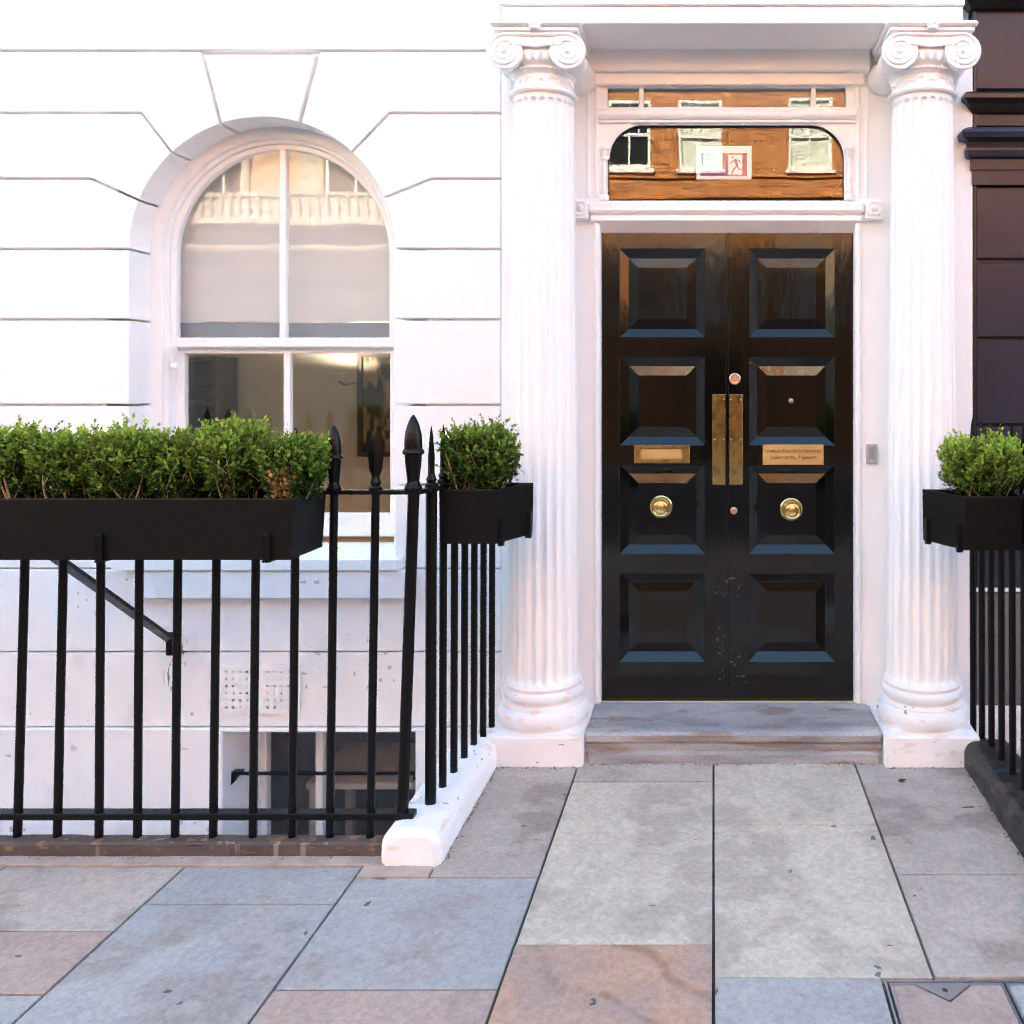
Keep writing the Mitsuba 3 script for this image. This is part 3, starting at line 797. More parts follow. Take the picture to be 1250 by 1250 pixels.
def column(cx, cy):
    C = new_key(H + '__column')
    labels[C] = {'label': 'white fluted column left of the door' if cx < 0 else 'white fluted column right of the door'}
    hw = 0.213
    add('plinth', worn(bx(cx - hw, cx + hw, cy - hw, cy + hw, -0.03, 0.136, 0.010), 0.022, 0.0045, 13, 8), 'mat_worn_white', 40, C)
    t = [(0.195, 0.130)] + [(0.174 + 0.037 * math.cos(a), 0.184 + 0.046 * math.sin(a)) for a in np.linspace(-1.2, 1.2, 9)] + [(0.186, 0.236), (0.176, 0.240), (0.170, 0.248), (0.172, 0.256)]
    t += [(0.168 + 0.020 * math.cos(a), 0.283 + 0.026 * math.sin(a)) for a in np.linspace(-1.3, 1.4, 8)] + [(0.176, 0.314), (0.176, 0.327)]
    add('base', worn(lathe(t, 64, (cx, cy, 0)), 0.05, 0.0022, 11, 4), 'mat_worn_white', 40, C)
    add('shaft', shaft_mesh(cx, cy), 'mat_column', 40, C)
    # capital: necking, echinus with eggs, canalis, abacus
    neck = lathe([(0.139, 3.03), (0.158, 3.034), (0.163, 3.042), (0.158, 3.050), (0.140, 3.054), (0.137, 3.075), (0.139, 3.115), (0.150, 3.128), (0.156, 3.134), (0.150, 3.141), (0.148, 3.146), (0.160, 3.158), (0.176, 3.178), (0.180, 3.20), (0.170, 3.22)], 64, (cx, cy, 0))
    add('capital', neck, 'mat_column', 35, C)
    eggs = []
    for i in range(28):
        a = 2 * math.pi * i / 28
        e = trimesh.creation.icosphere(2, 1.0)
        e.apply_scale((0.0125, 0.011, 0.024))
        e.apply_translation((cx + 0.172 * math.sin(a), cy - 0.172 * math.cos(a), 3.180))
        eggs.append(e)
    for i in range(40):
        a = 2 * math.pi * (i + 0.5) / 40
        e = trimesh.creation.icosphere(1, 1.0)
        e.apply_scale((0.009, 0.008, 0.0065))
        e.apply_translation((cx + 0.157 * math.sin(a), cy - 0.157 * math.cos(a), 3.136))
        eggs.append(e)
    for i in range(18):     # leaf sprays carved on the necking
        a = 2 * math.pi * (i + 0.25) / 18
        for q in (-1, 1):
            e = trimesh.creation.icosphere(1, 1.0)
            e.apply_scale((0.014, 0.006, 0.0055))
            e.apply_transform(trimesh.transformations.rotation_matrix(q * 0.8, (0, 1, 0)))
            e.apply_transform(trimesh.transformations.rotation_matrix(a, (0, 0, 1)))
            aa = a + q * 0.055
            e.apply_translation((cx + 0.139 * math.sin(aa), cy - 0.139 * math.cos(aa), 3.088 + 0.012 * (i % 2)))
            eggs.append(e)
    add('carving', eggs, 'mat_column', True, C)
    labels[new_key('zz')] = {} if False else labels.pop('zz', None) or {}
    labels.pop('zz', None)
    yf, yb, R, zv, hs = cy - 0.188, cy + 0.192, 0.082, 3.197, 0.1415
    for sg in (-1, 1):
        vx = cx + sg * hs
        L = yb - yf
        prof = [(R * 0.98, 0), (R, 0.004), (R, 0.012), (R * 0.97, 0.02), (R * 0.88, 0.05), (R * 0.76, 0.10), (R * 0.70, L / 2 - 0.03), (R * 0.78, L / 2 - 0.025), (R * 0.80, L / 2), (R * 0.78, L / 2 + 0.025), (R * 0.70, L / 2 + 0.03), (R * 0.76, L - 0.10), (R * 0.88, L - 0.05), (R * 0.97, L - 0.02), (R, L - 0.012), (R, L - 0.004), (R * 0.98, L)]
        parts = [lathe(prof, 40, (vx, yb, zv), 'y')]
        for y in (yf, yb):
            pth, rad = spiral(vx, zv, y, R - 0.008, sg)
            parts.append(tube(pth, rad, 8))
            parts.append(lathe([(0.012, -0.008), (0.012, 0.006), (0.008, 0.010), (0, 0.011)], 16, (vx, y, zv), 'y'))
        add('volute', parts, 'mat_column', 35, C)
    cz = zv + R
    ch = [(cx - hs, cz - 0.046), (cx - 0.06, cz - 0.055), (cx, cz - 0.062), (cx + 0.06, cz - 0.055), (cx + hs, cz - 0.046), (cx + hs, cz), (cx - hs, cz)]
    canal = [prism(ch, yf + 0.004, yb - 0.004, 0.003)]
    canal.append(tube([(cx - hs, yf, cz - 0.008), (cx, yf, cz - 0.010), (cx + hs, yf, cz - 0.008)], 0.0085, 8))
    canal.append(tube([(cx - hs + 0.02, yf, cz - 0.050), (cx - 0.05, yf, cz - 0.057), (cx, yf, cz - 0.064), (cx + 0.05, yf, cz - 0.057), (cx + hs - 0.02, yf, cz - 0.050)], 0.0055, 8))
    add('canalis', canal, 'mat_column', 35, C)
    ab = [bx(cx - 0.190, cx + 0.190, yf - 0.012, yb, cz + 0.0005, cz + 0.022, 0.005), bx(cx - 0.205, cx + 0.205, yf - 0.026, yb, cz + 0.0225, cz + 0.046, 0.009)]
    for a in np.linspace(0, 2 * math.pi, 6)[:-1]:
        e = trimesh.creation.icosphere(2, 1.0)
        e.apply_scale((0.016, 0.010, 0.012))
        e.apply_translation((cx + 0.016 * math.cos(a + 0.3), yf - 0.026, cz + 0.024 + 0.014 * math.sin(a + 0.3)))
        ab.append(e)
    add('abacus', ab, 'mat_column', 35, C)


column(-0.795, 4.22)
column(0.976, 4.22)
# ---- entablature over the columns
EX0, EX1 = wx(612, 4.05), wx(1176, 4.05)
add('entablature', [bx(EX0, EX1, 4.055, 4.50, 3.327, 3.405, 0.004), bx(EX0 - 0.006, EX1 + 0.006, 4.043, 4.50, 3.4055, 3.56, 0.004), bx(EX0 - 0.02, EX1 + 0.02, 4.02, 4.50, 3.5605, 3.60, 0.010), bx(EX0, EX1, 4.05, 4.50, 3.6005, 3.85, 0.0), bx(EX0 - 0.05, EX1 + 0.05, 3.97, 4.50, 3.8505, 3.93, 0.015)], 'mat_wall', False, H)

# ------------------------------------------------------------------ things in the room
k = thing('roller_blind', 'pale roller blind drawn behind the upper sash of the arched window', 'blind')
n = 40
zz = np.linspace(2.03, 3.0, 12)
xx = np.linspace(CX - 0.64, CX + 0.64, n)
Xg, Zg = np.meshgrid(xx, zz)
Yg = 4.795 + 0.006 * (meshkit.fbm(np.stack([Xg * 3, Xg * 0, Zg * 2], -1), 3) - 0.5)
V = np.stack([Xg, Yg, Zg + 0.02 * (Zg < 2.05) * (meshkit.noise(np.stack([Xg * 9, Xg * 0, Xg * 0], -1)) - 0.5)], -1).reshape(-1, 3)
i, j = np.meshgrid(np.arange(n - 1), np.arange(11))
q = (j * n + i).ravel()
add('fabric', trimesh.Trimesh(V, np.vstack([np.stack([q, q + 1, q + n + 1], 1), np.stack([q, q + n + 1, q + n], 1)]), process=False), 'mat_blind', True, k)
add('bottom_bar', bx(CX - 0.64, CX + 0.64, 4.78, 4.803, 1.93, 2.03, 0.004), 'mat_blind_bar', False, k)
yb_ = 7.27
k = thing('framed_picture', 'dark framed picture on the back wall seen through the lower right pane', 'picture')
p0 = (wx(438, yb_), wx(492, yb_), wz(557, yb_), wz(430, yb_))
add('frame', prism(sbox(p0[0], p0[2], p0[1], p0[3]).difference(sbox(p0[0] + 0.04, p0[2] + 0.04, p0[1] - 0.04, p0[3] - 0.04)), yb_ - 0.04, yb_ + 0.02, 0.006), 'mat_dark_wood', False, k)
scene['mat_print'] = prin(proc(lambda p, n, uv: mix((0.03, 0.025, 0.02), (0.32, 0.24, 0.16), smoothstep(0.45, 0.65, fbm(p.x * 16, 0.0, p.z * 5, 4)))), 0.3)
add('print', bx(p0[0] + 0.04, p0[1] - 0.04, yb_ - 0.015, yb_ + 0.01, p0[2] + 0.04, p0[3] - 0.04), 'mat_print', False, k)
k = thing('bookcase', 'dark bookcase against the back wall behind the lower left pane', 'bookcase')
b0, b1 = wx(222, yb_), wx(290, yb_)
case = [bx(b0, b0 + 0.04, 6.95, yb_, 0.46, 1.92), bx(b1 - 0.04, b1, 6.95, yb_, 0.46, 1.92), bx(b0, b1, yb_ - 0.02, yb_, 0.46, 1.92)]
for z in (0.5, 0.85, 1.2, 1.55, 1.89):
    case.append(bx(b0 + 0.04, b1 - 0.04, 6.95, yb_ - 0.02, z, z + 0.03))
add('carcass', case, 'mat_dark_wood', False, k)
k = thing('wall_lamp', 'small lit wall lamp throwing light up the back wall of the room', 'lamp')
lx, lz = wx(414, yb_ - 0.3), wz(462, yb_ - 0.3)
add('bowl', lathe([(0.0, 0.0), (0.03, 0.004), (0.055, 0.03), (0.07, 0.07), (0.066, 0.07), (0.05, 0.032), (0.0, 0.012)], 24, (lx, yb_ - 0.30, lz - 0.02)), 'mat_white_gloss', 30, k)
kk = add('bulb', lathe([(0.02, 0.0), (0.036, 0.02), (0.034, 0.036), (0, 0.046)], 16, (lx, yb_ - 0.30, lz + 0.0)), 'mat_white_gloss', 30, k)
add('arm', tube([(lx, yb_ - 0.30, lz - 0.022), (lx, yb_ - 0.2, lz - 0.05), (lx, yb_ + 0.02, lz - 0.03)], 0.008, 8), 'mat_steel', True, k)
scene[kk]['emitter'] = {'type': 'area', 'radiance': {'type': 'rgb', 'value': [38.0, 33.0, 24.0]}}
# bench in the basement
k = thing('work_bench', 'pale bench dimly seen inside the basement window', 'bench')
add('top', bx(-2.4, -1.6, 5.3, 5.9, -0.68, -0.64, 0.004), 'mat_room', False, k)
for x in (-2.36, -1.64):
    for y in (5.34, 5.86):
        add('leg', bx(x - 0.025, x + 0.025, y - 0.025, y + 0.025, -2.5, -0.681), 'mat_room', False, k)

# ------------------------------------------------------------------ the sunken areas
k = thing('area_wall', 'white retaining wall of the sunken area under the left kerb', 'wall')
add('retaining_wall', [bx(-40, -1.19, 3.25, 3.31, -2.6, -0.014), bx(-1.19, -1.0, 3.25, 4.45, -2.6, -0.02)], 'mat_area_wall', False, k)
add('floor', bx(-22, -1.19, 3.42, 4.46, -2.7, -2.45), 'mat_paving_far', False, k)
k = thing('area_wall', 'dark retaining wall of the sunken area behind the right railing', 'wall')
add('retaining_wall', [bx(1.33, 14, 3.25, 3.42, -2.6, -0.014), bx(1.16, 1.33, 3.25, 4.40, -2.6, -0.02)], 'mat_plum_dark', False, k)
add('floor', bx(1.33, 14, 3.42, 4.40, -2.7, -2.45), 'mat_paving_far', False, k)

k = add('stone_coping', worn(bx(-6, -1.172, 3.245, 3.312, -0.02, 0.052, 0.010), 0.03, 0.005, 10, 2), 'mat_coping', 40)
tag(k, 'low dark weathered coping stone along the foot of the front railing', 'coping')


def kerb(x0, x1, y0, y1, h, seed):
    prof = []
    r = 0.055
    for a in np.linspace(0, math.pi / 2, 7):
        prof.append((x1 - r + r * math.cos(a), h - r + r * math.sin(a)))
    for a in np.linspace(math.pi / 2, math.pi, 7):
        prof.append((x0 + r + r * math.cos(a), h - r + r * math.sin(a)))
    prof += [(x0, -0.03), (x1, -0.03)]
    return worn(prism(Polygon(prof), y0, y1, 0.022), 0.022, 0.004, 11, seed)


k = add('stone_kerb', kerb(-1.178, -0.966, 3.18, 4.03, 0.125, 1), 'mat_worn_white', 40)
tag(k, 'chipped white painted kerb under the side railing left of the path', 'kerb')
k = thing('stone_kerb', 'black painted kerb under the side railing right of the path', 'kerb')
add('length', kerb(1.115, 1.335, 3.70, 4.03, 0.115, 6), 'mat_black_kerb', 40, k)
add('length', kerb(1.113, 1.335, 2.7, 3.694, 0.112, 7), 'mat_black_kerb', 40, k)

# grit and a dead leaf at the foot of the stonework
rg = np.random.default_rng(5)
bits = []
for n_, xa_, ya_, xb_, yb2 in ((60, -0.56, 4.036, 0.76, 4.036), (26, -0.99, 4.0, -0.59, 4.0), (26, 0.77, 3.998, 1.12, 3.998), (50, -0.958, 3.2, -0.958, 4.0), (46, -2.9, 3.235, -1.2, 3.235), (40, 1.105, 3.0, 1.105, 3.98)):
    for t_ in rg.random(n_):
        e = trimesh.creation.icosphere(0, rg.uniform(0.0018, 0.0052))
        e.apply_scale((1, 1, 0.6))
        e.apply_translation((xa_ + (xb_ - xa_) * t_ + rg.normal(0, 0.006), ya_ + (yb2 - ya_) * t_ - abs(rg.normal(0, 0.007)), 0.003))
        bits.append(e)
scene['mat_grit'] = prin((0.13, 0.075, 0.05), 0.95)
k = add('grit', bits, 'mat_grit', False)
tag(k, 'reddish grit gathered at the foot of the step, plinths and kerbs', kind='stuff')
k = thing('dead_leaf', 'small curled dead leaf on the flags in front of the right column', 'leaf')
lf = hull([(0, 0, 0.002), (0.012, 0.006, 0.010), (0.028, 0.004, 0.006), (0.036, -0.004, 0.012), (0.018, -0.012, 0.003), (0.010, -0.008, 0.008)])
lf.apply_translation((wx(1096, 3.86), 3.86, 0.002))
add('blade', lf, 'mat_soil', False, k)

# ------------------------------------------------------------------ railings
YR = 3.29
ZR = wz(600.5, YR)


def finial_round(s=1.0):
    p = [(0.018, -0.004), (0.030, 0.0), (0.032, 0.008), (0.024, 0.022), (0.021, 0.032), (0.022, 0.04), (0.028, 0.09), (0.0305, 0.128), (0.038, 0.132), (0.039, 0.138), (0.036, 0.146), (0.032, 0.150), (0.0315, 0.175), (0.029, 0.205), (0.022, 0.235), (0.012, 0.26), (0.004, 0.272), (0, 0.274)]
    return [(r * s, z * s) for r, z in p]


def spear():
    """A flat cast spearhead on a small turned base; its broad side faces -y."""
    b = lathe([(0.017, -0.004), (0.024, 0.0), (0.024, 0.008), (0.016, 0.016), (0.020, 0.026), (0.014, 0.04), (0.013, 0.05)], 16)
    out = [(0.013, 0.045), (0.024, 0.075), (0.028, 0.115), (0.024, 0.16), (0.012, 0.205), (0.0, 0.232)]
    V = [(x, 0, z) for x, z in out] + [(-x, 0, z) for x, z in out[:-1]]
    V += [(0, s * t, z) for z, t in ((0.045, 0.013), (0.115, 0.013), (0.2, 0.006)) for s in (-1, 1)]
    return union([b, hull(V)])


def leaning_bar(x0, y0, z0, x1, y1, z1, r, n=12):
    return tube([(x0, y0, z0), (x1, y1, z1)], r, n)


RL = thing('iron_railing', 'long black iron railing across the front of the sunken area', 'railing')
RF = thing('iron_railing', 'short black iron side railing on the white kerb left of the path', 'railing')
RG = thing('iron_railing', 'short black iron side railing on the black kerb right of the path', 'railing')
tops = [30, 77, 123, 170, 217, 264, 312, 360, 406.5, 457]
bots = [22, 70.5, 121, 168, 214, 260.5, 309, 357, 403, 452.5]
xs = [(wx(a, YR), wx(b, YR)) for a, b in zip(tops, bots)]
while xs[0][0] > -5.6:
    xs.insert(0, (xs[0][0] - 0.141, xs[0][1] - 0.141))
spear_mesh = spear()
for i, (xa_, xb_) in enumerate(xs):
    zbot = 0.03
    b = add('bar', leaning_bar(xb_ - (xa_ - xb_) * 0.1, YR, zbot, xa_ + (xa_ - xb_) * 0.35, YR, ZR, 0.0146), 'mat_iron', True, RL)
    xt = xa_ + (xa_ - xb_) * 0.35
    f = lathe(finial_round(0.86), 20, (xt, YR, ZR + 0.008)) if i == len(xs) - 2 else spear_mesh.copy().apply_translation((xt, YR, ZR + 0.008))
    add('finial', f, 'mat_iron', 30, b)
add('top_rail', bx(-5.9, -1.06, YR - 0.020, YR + 0.020, ZR - 0.008, ZR + 0.008, 0.003), 'mat_iron', False, RL)
zr2 = wz(994, YR)
add('bottom_rail', bx(-5.9, -1.09, YR - 0.024, YR + 0.024, zr2 - 0.012, zr2 + 0.012, 0.003), 'mat_iron', False, RL)
add('stay', bar_between((wx(210, 4.46), 4.465, wz(783, 4.46)), (wx(210, 4.46) - 0.03, YR, ZR - 0.02), 0.05, 0.018), 'mat_iron', False, RL, 'sloping iron stay from the railing down to the house wall')
add('stay_plate', bx(wx(203, 4.46), wx(217, 4.46), 4.452, 4.472, wz(800, 4.46), wz(772, 4.46), 0.004), 'mat_iron', False, RL)
pk = add('post', leaning_bar(wx(491, YR), YR, 0.10, wx(505, YR), YR, ZR, 0.0205, 16), 'mat_iron', True, RL)
add('finial', lathe(finial_round(1.0), 28, (wx(504.5, YR), YR, ZR + 0.008)), 'mat_iron', 30, pk)
XS = -1.045
side_y = [3.395, 3.535, 3.675, 3.815, 3.955, 4.10, 4.245]
for i, y in enumerate(side_y):
    x = -1.066 + 0.0035 * i
    b = add('bar', leaning_bar(x, y, 0.09, x + 0.003, y, ZR, 0.0205 if i == 0 else 0.0146), 'mat_iron', True, RF)
    s = spear_mesh.copy()
    s.apply_transform(trimesh.transformations.rotation_matrix(math.pi / 2, (0, 0, 1)))
    s.apply_translation((x + 0.003, y, ZR + 0.008))
    add('finial', s, 'mat_iron', 30, b)
add('top_rail', bx(-1.083, -1.035, YR + 0.021, 4.425, ZR - 0.0085, ZR + 0.0085, 0.003), 'mat_iron', False, RF)
for i in range(13):
    y = 4.24 - 0.14 * i
    if y < 2.6:
        break
    b = add('bar', leaning_bar(1.222, y, 0.08, 1.218, y, ZR, 0.0145), 'mat_iron', True, RG)
    s = spear_mesh.copy()
    s.apply_transform(trimesh.transformations.rotation_matrix(math.pi / 2, (0, 0, 1)))
    s.apply_translation((1.218, y, ZR + 0.008))
    add('finial', s, 'mat_iron', 30, b)
add('top_rail', bx(1.195, 1.242, 2.6, 4.415, ZR - 0.0085, ZR + 0.0085, 0.003), 'mat_iron', False, RG)


# ------------------------------------------------------------------ planters
def tray(plan, z0, z1, taper=0.985, t=0.006):
    """An open box: plan (counter-clockwise, x-y) at the top, drawn in at the bottom."""
    p = np.asarray(plan, float)
    c = p.mean(0)
    n = len(p)
    out_t, out_b = p, c + (p - c) * taper
    in_t = inset(p, t)
    in_b = c + (in_t - c) * taper
    V, Fc = [], []
    for r, z in ((out_b, z0), (out_t, z1 - 0.004), (inset(p, 0.0012), z1), (in_t, z1), (in_b, z1 - 0.05)):
        V += [(a, b, z) for a, b in r]
    for k_ in range(4):
        for i in range(n):
            j = (i + 1) % n
            Fc += [(k_ * n + i, k_ * n + j, k_ * n + n + j), (k_ * n + i, k_ * n + n + j, k_ * n + n + i)]
    for i in range(1, n - 1):
        Fc += [(0, i + 1, i)]
    return trimesh.Trimesh(V, Fc, process=False), in_b, z1 - 0.045


def soil(poly, z):
    m = flat(Polygon(poly).buffer(-0.007), z - 0.04, z)
    return worn(m, 0.02, 0.008, 30, 2)


P1 = thing('planter_box', 'long black planter box hung on the front railing', 'planter box')
plan = [(-3.05, 3.01), (wx(358.5, 3.01), 3.01), (wx(398, 3.262), 3.262), (-3.05, 3.262)]
m, sp, zs_ = tray(plan, wz(683, 3.02), wz(608.5, 3.01))
add('box', m, 'mat_planter', False, P1)
add('soil', soil(sp, zs_), 'mat_soil', 40, P1)
for px in (118, 323, -80):
    x = wx(px, 2.99)
    add('bracket', [bx(x - 0.013, x + 0.013, 2.995, 3.003, wz(684, 3.0), wz(652, 3.0), 0.002), bx(x - 0.013, x + 0.013, 2.995, 3.275, wz(684, 3.0) - 0.008, wz(684, 3.0), 0.002)], 'mat_iron', False, P1)
Z0s, Z1s = wz(663.5, 3.46), wz(597.5, 3.45)
P2 = thing('planter_box', 'small black planter box on the side railing beside the left column', 'planter box')
plan = [(wx(536, 3.45), 3.45), (wx(606, 3.45), 3.45), (wx(651, 3.69), 3.69), (-1.03, 3.69)]
m, sp, zs_ = tray(plan, Z0s, Z1s)
add('box', m, 'mat_planter', False, P2)
add('soil', soil(sp, zs_), 'mat_soil', 40, P2)


def side_brackets(P, a, b, s):
    a, b = np.array(a), np.array(b)
    for t in (0.12, 0.86):
        q = a + (b - a) * t
        add('bracket', bx(q[0] - 0.012, q[0] + 0.012, q[1] - 0.012, q[1] + 0.012, Z0s - 0.012, Z0s + 0.095, 0.003), 'mat_iron', False, P)
    for px_ in (0.45, 0.62):
        pass


side_brackets(P2, (wx(606, 3.45), 3.45), (wx(651, 3.69), 3.69), 1)
P3 = thing('planter_box', 'small black planter box on the side railing beside the right column', 'planter box')
plan = [(wx(1178, 3.45), 3.45), (wx(1248, 3.45), 3.45), (1.19, 3.69), (wx(1126, 3.69), 3.69)]
Z0s, Z1s = wz(672, 3.45), wz(606, 3.45)
m, sp3, zs3 = tray(plan, Z0s, Z1s)
add('box', m, 'mat_planter', False, P3)
add('soil', soil(sp3, zs3), 'mat_soil', 40, P3)
side_brackets(P3, (wx(1178, 3.45), 3.45), (wx(1126, 3.69), 3.69), -1)
for P, xs_, z in ((P2, (573, 586), 644.5), (P3, (1200, 1211), 652)):
    for q_ in xs_:
        add('bolt', lathe([(0.006, 0), (0.005, 0.003), (0, 0.004)], 10, (wx(q_, 3.46), 3.458, wz(z, 3.46)), 'y'), 'mat_steel', True, P)


# ------------------------------------------------------------------ box shrubs
def shrub(name, lab, group, cx, cy, zs0, w, d, h, seed, twigs=520, fresh=0.5, dry=None):
    """w, d, h: size of the leafy mass; stems rise from the soil at zs0."""
    r = np.random.default_rng(seed)
    K = thing(name, lab, 'shrub', group)
    z_low = zs0 + 0.05
    # stems
    for i in range(6):
        a = r.uniform(0, 2 * math.pi)
        b0 = np.array([cx + r.normal(0, w * 0.13), cy + r.normal(0, d * 0.12), zs0 - 0.01])
        b1 = b0 + np.array([math.cos(a) * w * 0.22, math.sin(a) * d * 0.2 - 0.01, h * 0.75])
        mid = (b0 + b1) / 2 + r.normal(0, 0.012, 3)
        t = np.linspace(0, 1, 7)[:, None]
        pth = b0 * (1 - t) ** 2 + 2 * mid * t * (1 - t) + b1 * t ** 2
        add('stem', tube(pth, np.linspace(0.0048, 0.002, 7), 6), 'mat_twig', True, K)
    # twig tips through the volume, denser near its skin
    N = twigs
    u = r.uniform(-1, 1, (N * 14, 3))
    rad = np.max(np.abs(u) ** np.array([1, 1, 1]), axis=1)
    ell = (np.abs(u[:, 0]) ** 3 + np.abs(u[:, 1]) ** 3 + np.abs(u[:, 2]) ** 3) ** (1 / 3)
    lim = 0.80 + 0.42 * (meshkit.fbm(u * 1.7 + seed * 3.1, 3, seed) - 0.35)
    clump = meshkit.fbm(u * np.array([w, d, h]) / 2 * 17 + seed * 5.3, 2, seed + 3)
    keep = (ell < lim) & (clump > 0.40) & (r.random(N * 14) < np.clip((ell / lim) ** 1.6, 0.12, 1))
    u, lim, ell = u[keep][:N], lim[keep][:N], ell[keep][:N]
    tip = np.stack([cx + u[:, 0] * w / 2, cy + u[:, 1] * d / 2, z_low + (u[:, 2] + 1) / 2 * h], 1)
    out = u * np.array([0.9, 0.9, 0.45]) + np.array([0, 0, 0.75]) + r.normal(0, 0.34, u.shape)
    out /= np.linalg.norm(out, axis=1, keepdims=True)
    # a few long shoots stand up out of the top
    shoot = (u[:, 2] > 0.25) & (r.random(len(u)) < 0.10)
    tip[shoot] += out[shoot] * r.uniform(0.015, 0.05, (shoot.sum(), 1))
    per = 9
    V, C = [], []
    tw = []
    hue = r.normal(0, 1, len(u))
    for j in range(per):
        s = j * 0.0085
        side = r.normal(0, 1, out.shape)
        side -= out * (side * out).sum(1, keepdims=True)
        side /= np.linalg.norm(side, axis=1, keepdims=True)
        base_ = tip - out * s + r.normal(0, 0.002, tip.shape)
        dirn = out * (0.75 - 0.06 * j) + side * (0.35 + 0.10 * j)
        dirn /= np.linalg.norm(dirn, axis=1, keepdims=True)
        ln = r.uniform(0.016, 0.025, len(u)) * (0.75 + 0.05 * min(j, 5))
        cr = np.cross(dirn, out + 0.05 * side)
        cr /= np.linalg.norm(cr, axis=1, keepdims=True) + 1e-9
        nn = np.cross(cr, dirn)
        wd = ln * r.uniform(0.30, 0.40, len(u))
        a = base_
        l1, l2 = base_ + dirn * (ln * 0.55)[:, None] + cr * wd[:, None] + nn * (0.12 * ln)[:, None], base_ + dirn * (ln * 0.55)[:, None] - cr * wd[:, None] + nn * (0.12 * ln)[:, None]
        tp = base_ + dirn * ln[:, None]
        V.append(np.stack([a, l1, tp, l2], 1))
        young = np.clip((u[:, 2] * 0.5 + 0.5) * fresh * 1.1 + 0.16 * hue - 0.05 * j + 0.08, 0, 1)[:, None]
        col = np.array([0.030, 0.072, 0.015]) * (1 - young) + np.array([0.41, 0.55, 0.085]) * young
        col = col * np.exp(r.normal(0, 0.20, (len(u), 1)))
        if dry is not None:
            dd = np.linalg.norm((tip - np.array(dry)) / np.array([0.04, 0.12, 0.06]), axis=1)
            m_ = (dd < 1 + 0.3 * hue)[:, None]
            col = np.where(m_, np.array([0.34, 0.21, 0.08]) * np.exp(r.normal(0, 0.2, (len(u), 1))), col)
        C.append(np.repeat(col[:, None], 4, 1))
    V, C = np.concatenate(V).reshape(-1, 3), np.concatenate(C).reshape(-1, 3)
    q = np.arange(len(V) // 4) * 4
    Fc = np.vstack([np.stack([q, q + 1, q + 2], 1), np.stack([q, q + 2, q + 3], 1)])
    kf = new_key(K + '__foliage')
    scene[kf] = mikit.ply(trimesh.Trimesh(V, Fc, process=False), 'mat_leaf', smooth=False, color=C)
    labels[kf] = {'kind': 'stuff'}
    tips = [tube([t_ - o_ * 0.085 - np.array([0, 0, 0.02]), t_ - o_ * 0.03, t_], [0.0016, 0.0012, 0.0008], 3) for t_, o_ in zip(tip[::5], out[::5]) if t_[2] - 0.085 * o_[2] > zs0 + 0.03 and abs(o_[2]) > 0.35]
    kt = add('twigs', tips, 'mat_twig', True, K)
    labels[kt] = {'kind': 'stuff'}
    return K


zs_l = wz(608.5, 3.01) - 0.045
LX = [-1.455, -1.665, -1.86, -2.05, -2.235, -2.43, -2.62, -2.82]
LAB = ['box shrub with a dry brown patch at the right end of the long planter', 'tallest box shrub in the long planter, next to the one with the dry patch', 'third box shrub from the right in the long planter',
       'fourth box shrub from the right in the long planter', 'fifth box shrub from the right in the long planter', 'leftmost box shrub in view in the long planter']
for i, x in enumerate(LX):
    h = [0.215, 0.275, 0.235, 0.245, 0.235, 0.255, 0.24, 0.24][i]
    lab = LAB[min(i, 5)] if i < 6 else 'box shrub at the far left of the long planter beyond the picture'
    if i >= 6:
        continue
    shrub('box_shrub', lab, 'box shrubs in the long planter', x, 3.135, zs_l, [0.25, 0.25, 0.25, 0.25, 0.25, 0.27][i], 0.27, h, 10 + i, 620, [0.42, 0.62, 0.5, 0.62, 0.6, 0.55][i], (-1.46, 3.03, zs_l + 0.09) if i == 0 else None)
zs_s = wz(597.5, 3.45) - 0.045
shrub('box_shrub', 'bushy box shrub in the small planter beside the left column', None, -0.925, 3.565, zs_s, 0.36, 0.28, 0.255, 31, 950, 0.42)
shrub('box_shrub', 'bright green box shrub with bare twigs in the small planter beside the right column', None, 1.075, 3.58, zs3, 0.40, 0.28, 0.235, 33, 950, 0.85)

# ------------------------------------------------------------------ the dark neighbour
NB = thing('terraced_house', 'dark plum painted terraced house at the right edge', 'house')
NX0 = 1.284
add('wall', prism(sbox(NX0, -2.6, 40, 15.4), 4.452, 4.95), 'mat_plum_dark', False, NB)
add('roof', hull([(NX0, 4.5, 15.4), (40, 4.5, 15.4), (NX0, 14.5, 15.4), (40, 14.5, 15.4), (NX0, 8, 17.0), (40, 8, 17.0), (NX0, 11, 17.0), (40, 11, 17.0)]), 'mat_roof', False, NB)
add('side_wall', bx(39.7, 40, 4.96, 14.5, -2.6, 15.4), 'mat_plum_dark', False, NB)
YN = 4.43
nj = [3.60, wz(10, YN), wz(112, YN)]
add('stone_block', prism(sbox(NX0 + 0.004, wz(109, YN), 6, wz(10, YN)), YN, 4.47, 0.006), 'mat_plum', False, NB)
add('frieze', prism(sbox(NX0 + 0.004, wz(154, YN), 6, wz(132, YN)), YN, 4.47, 0.004), 'mat_plum', False, NB)
scene['mat_grey_paint'] = bumped(prin(proc(lambda p, n, uv: mix((0.10, 0.095, 0.092), (0.17, 0.165, 0.165), fbm(p.x * 5, p.y * 5, p.z * 2, 4))), 0.3, specular=0.5), lambda p, n, uv: 0.0015 * fbm(p.x * 13, p.y * 13, p.z * 13, 4))
lines = [wz(y, YN) for y in (226, 318, 414, 520, 625, 717)]
for zt, zb in zip(lines[:-1], lines[1:]):
    add('stone_block', prism(sbox(NX0 + 0.004, zb + 0.007, 6, zt - 0.007), YN, 4.47, 0.008), 'mat_plum', False, NB)
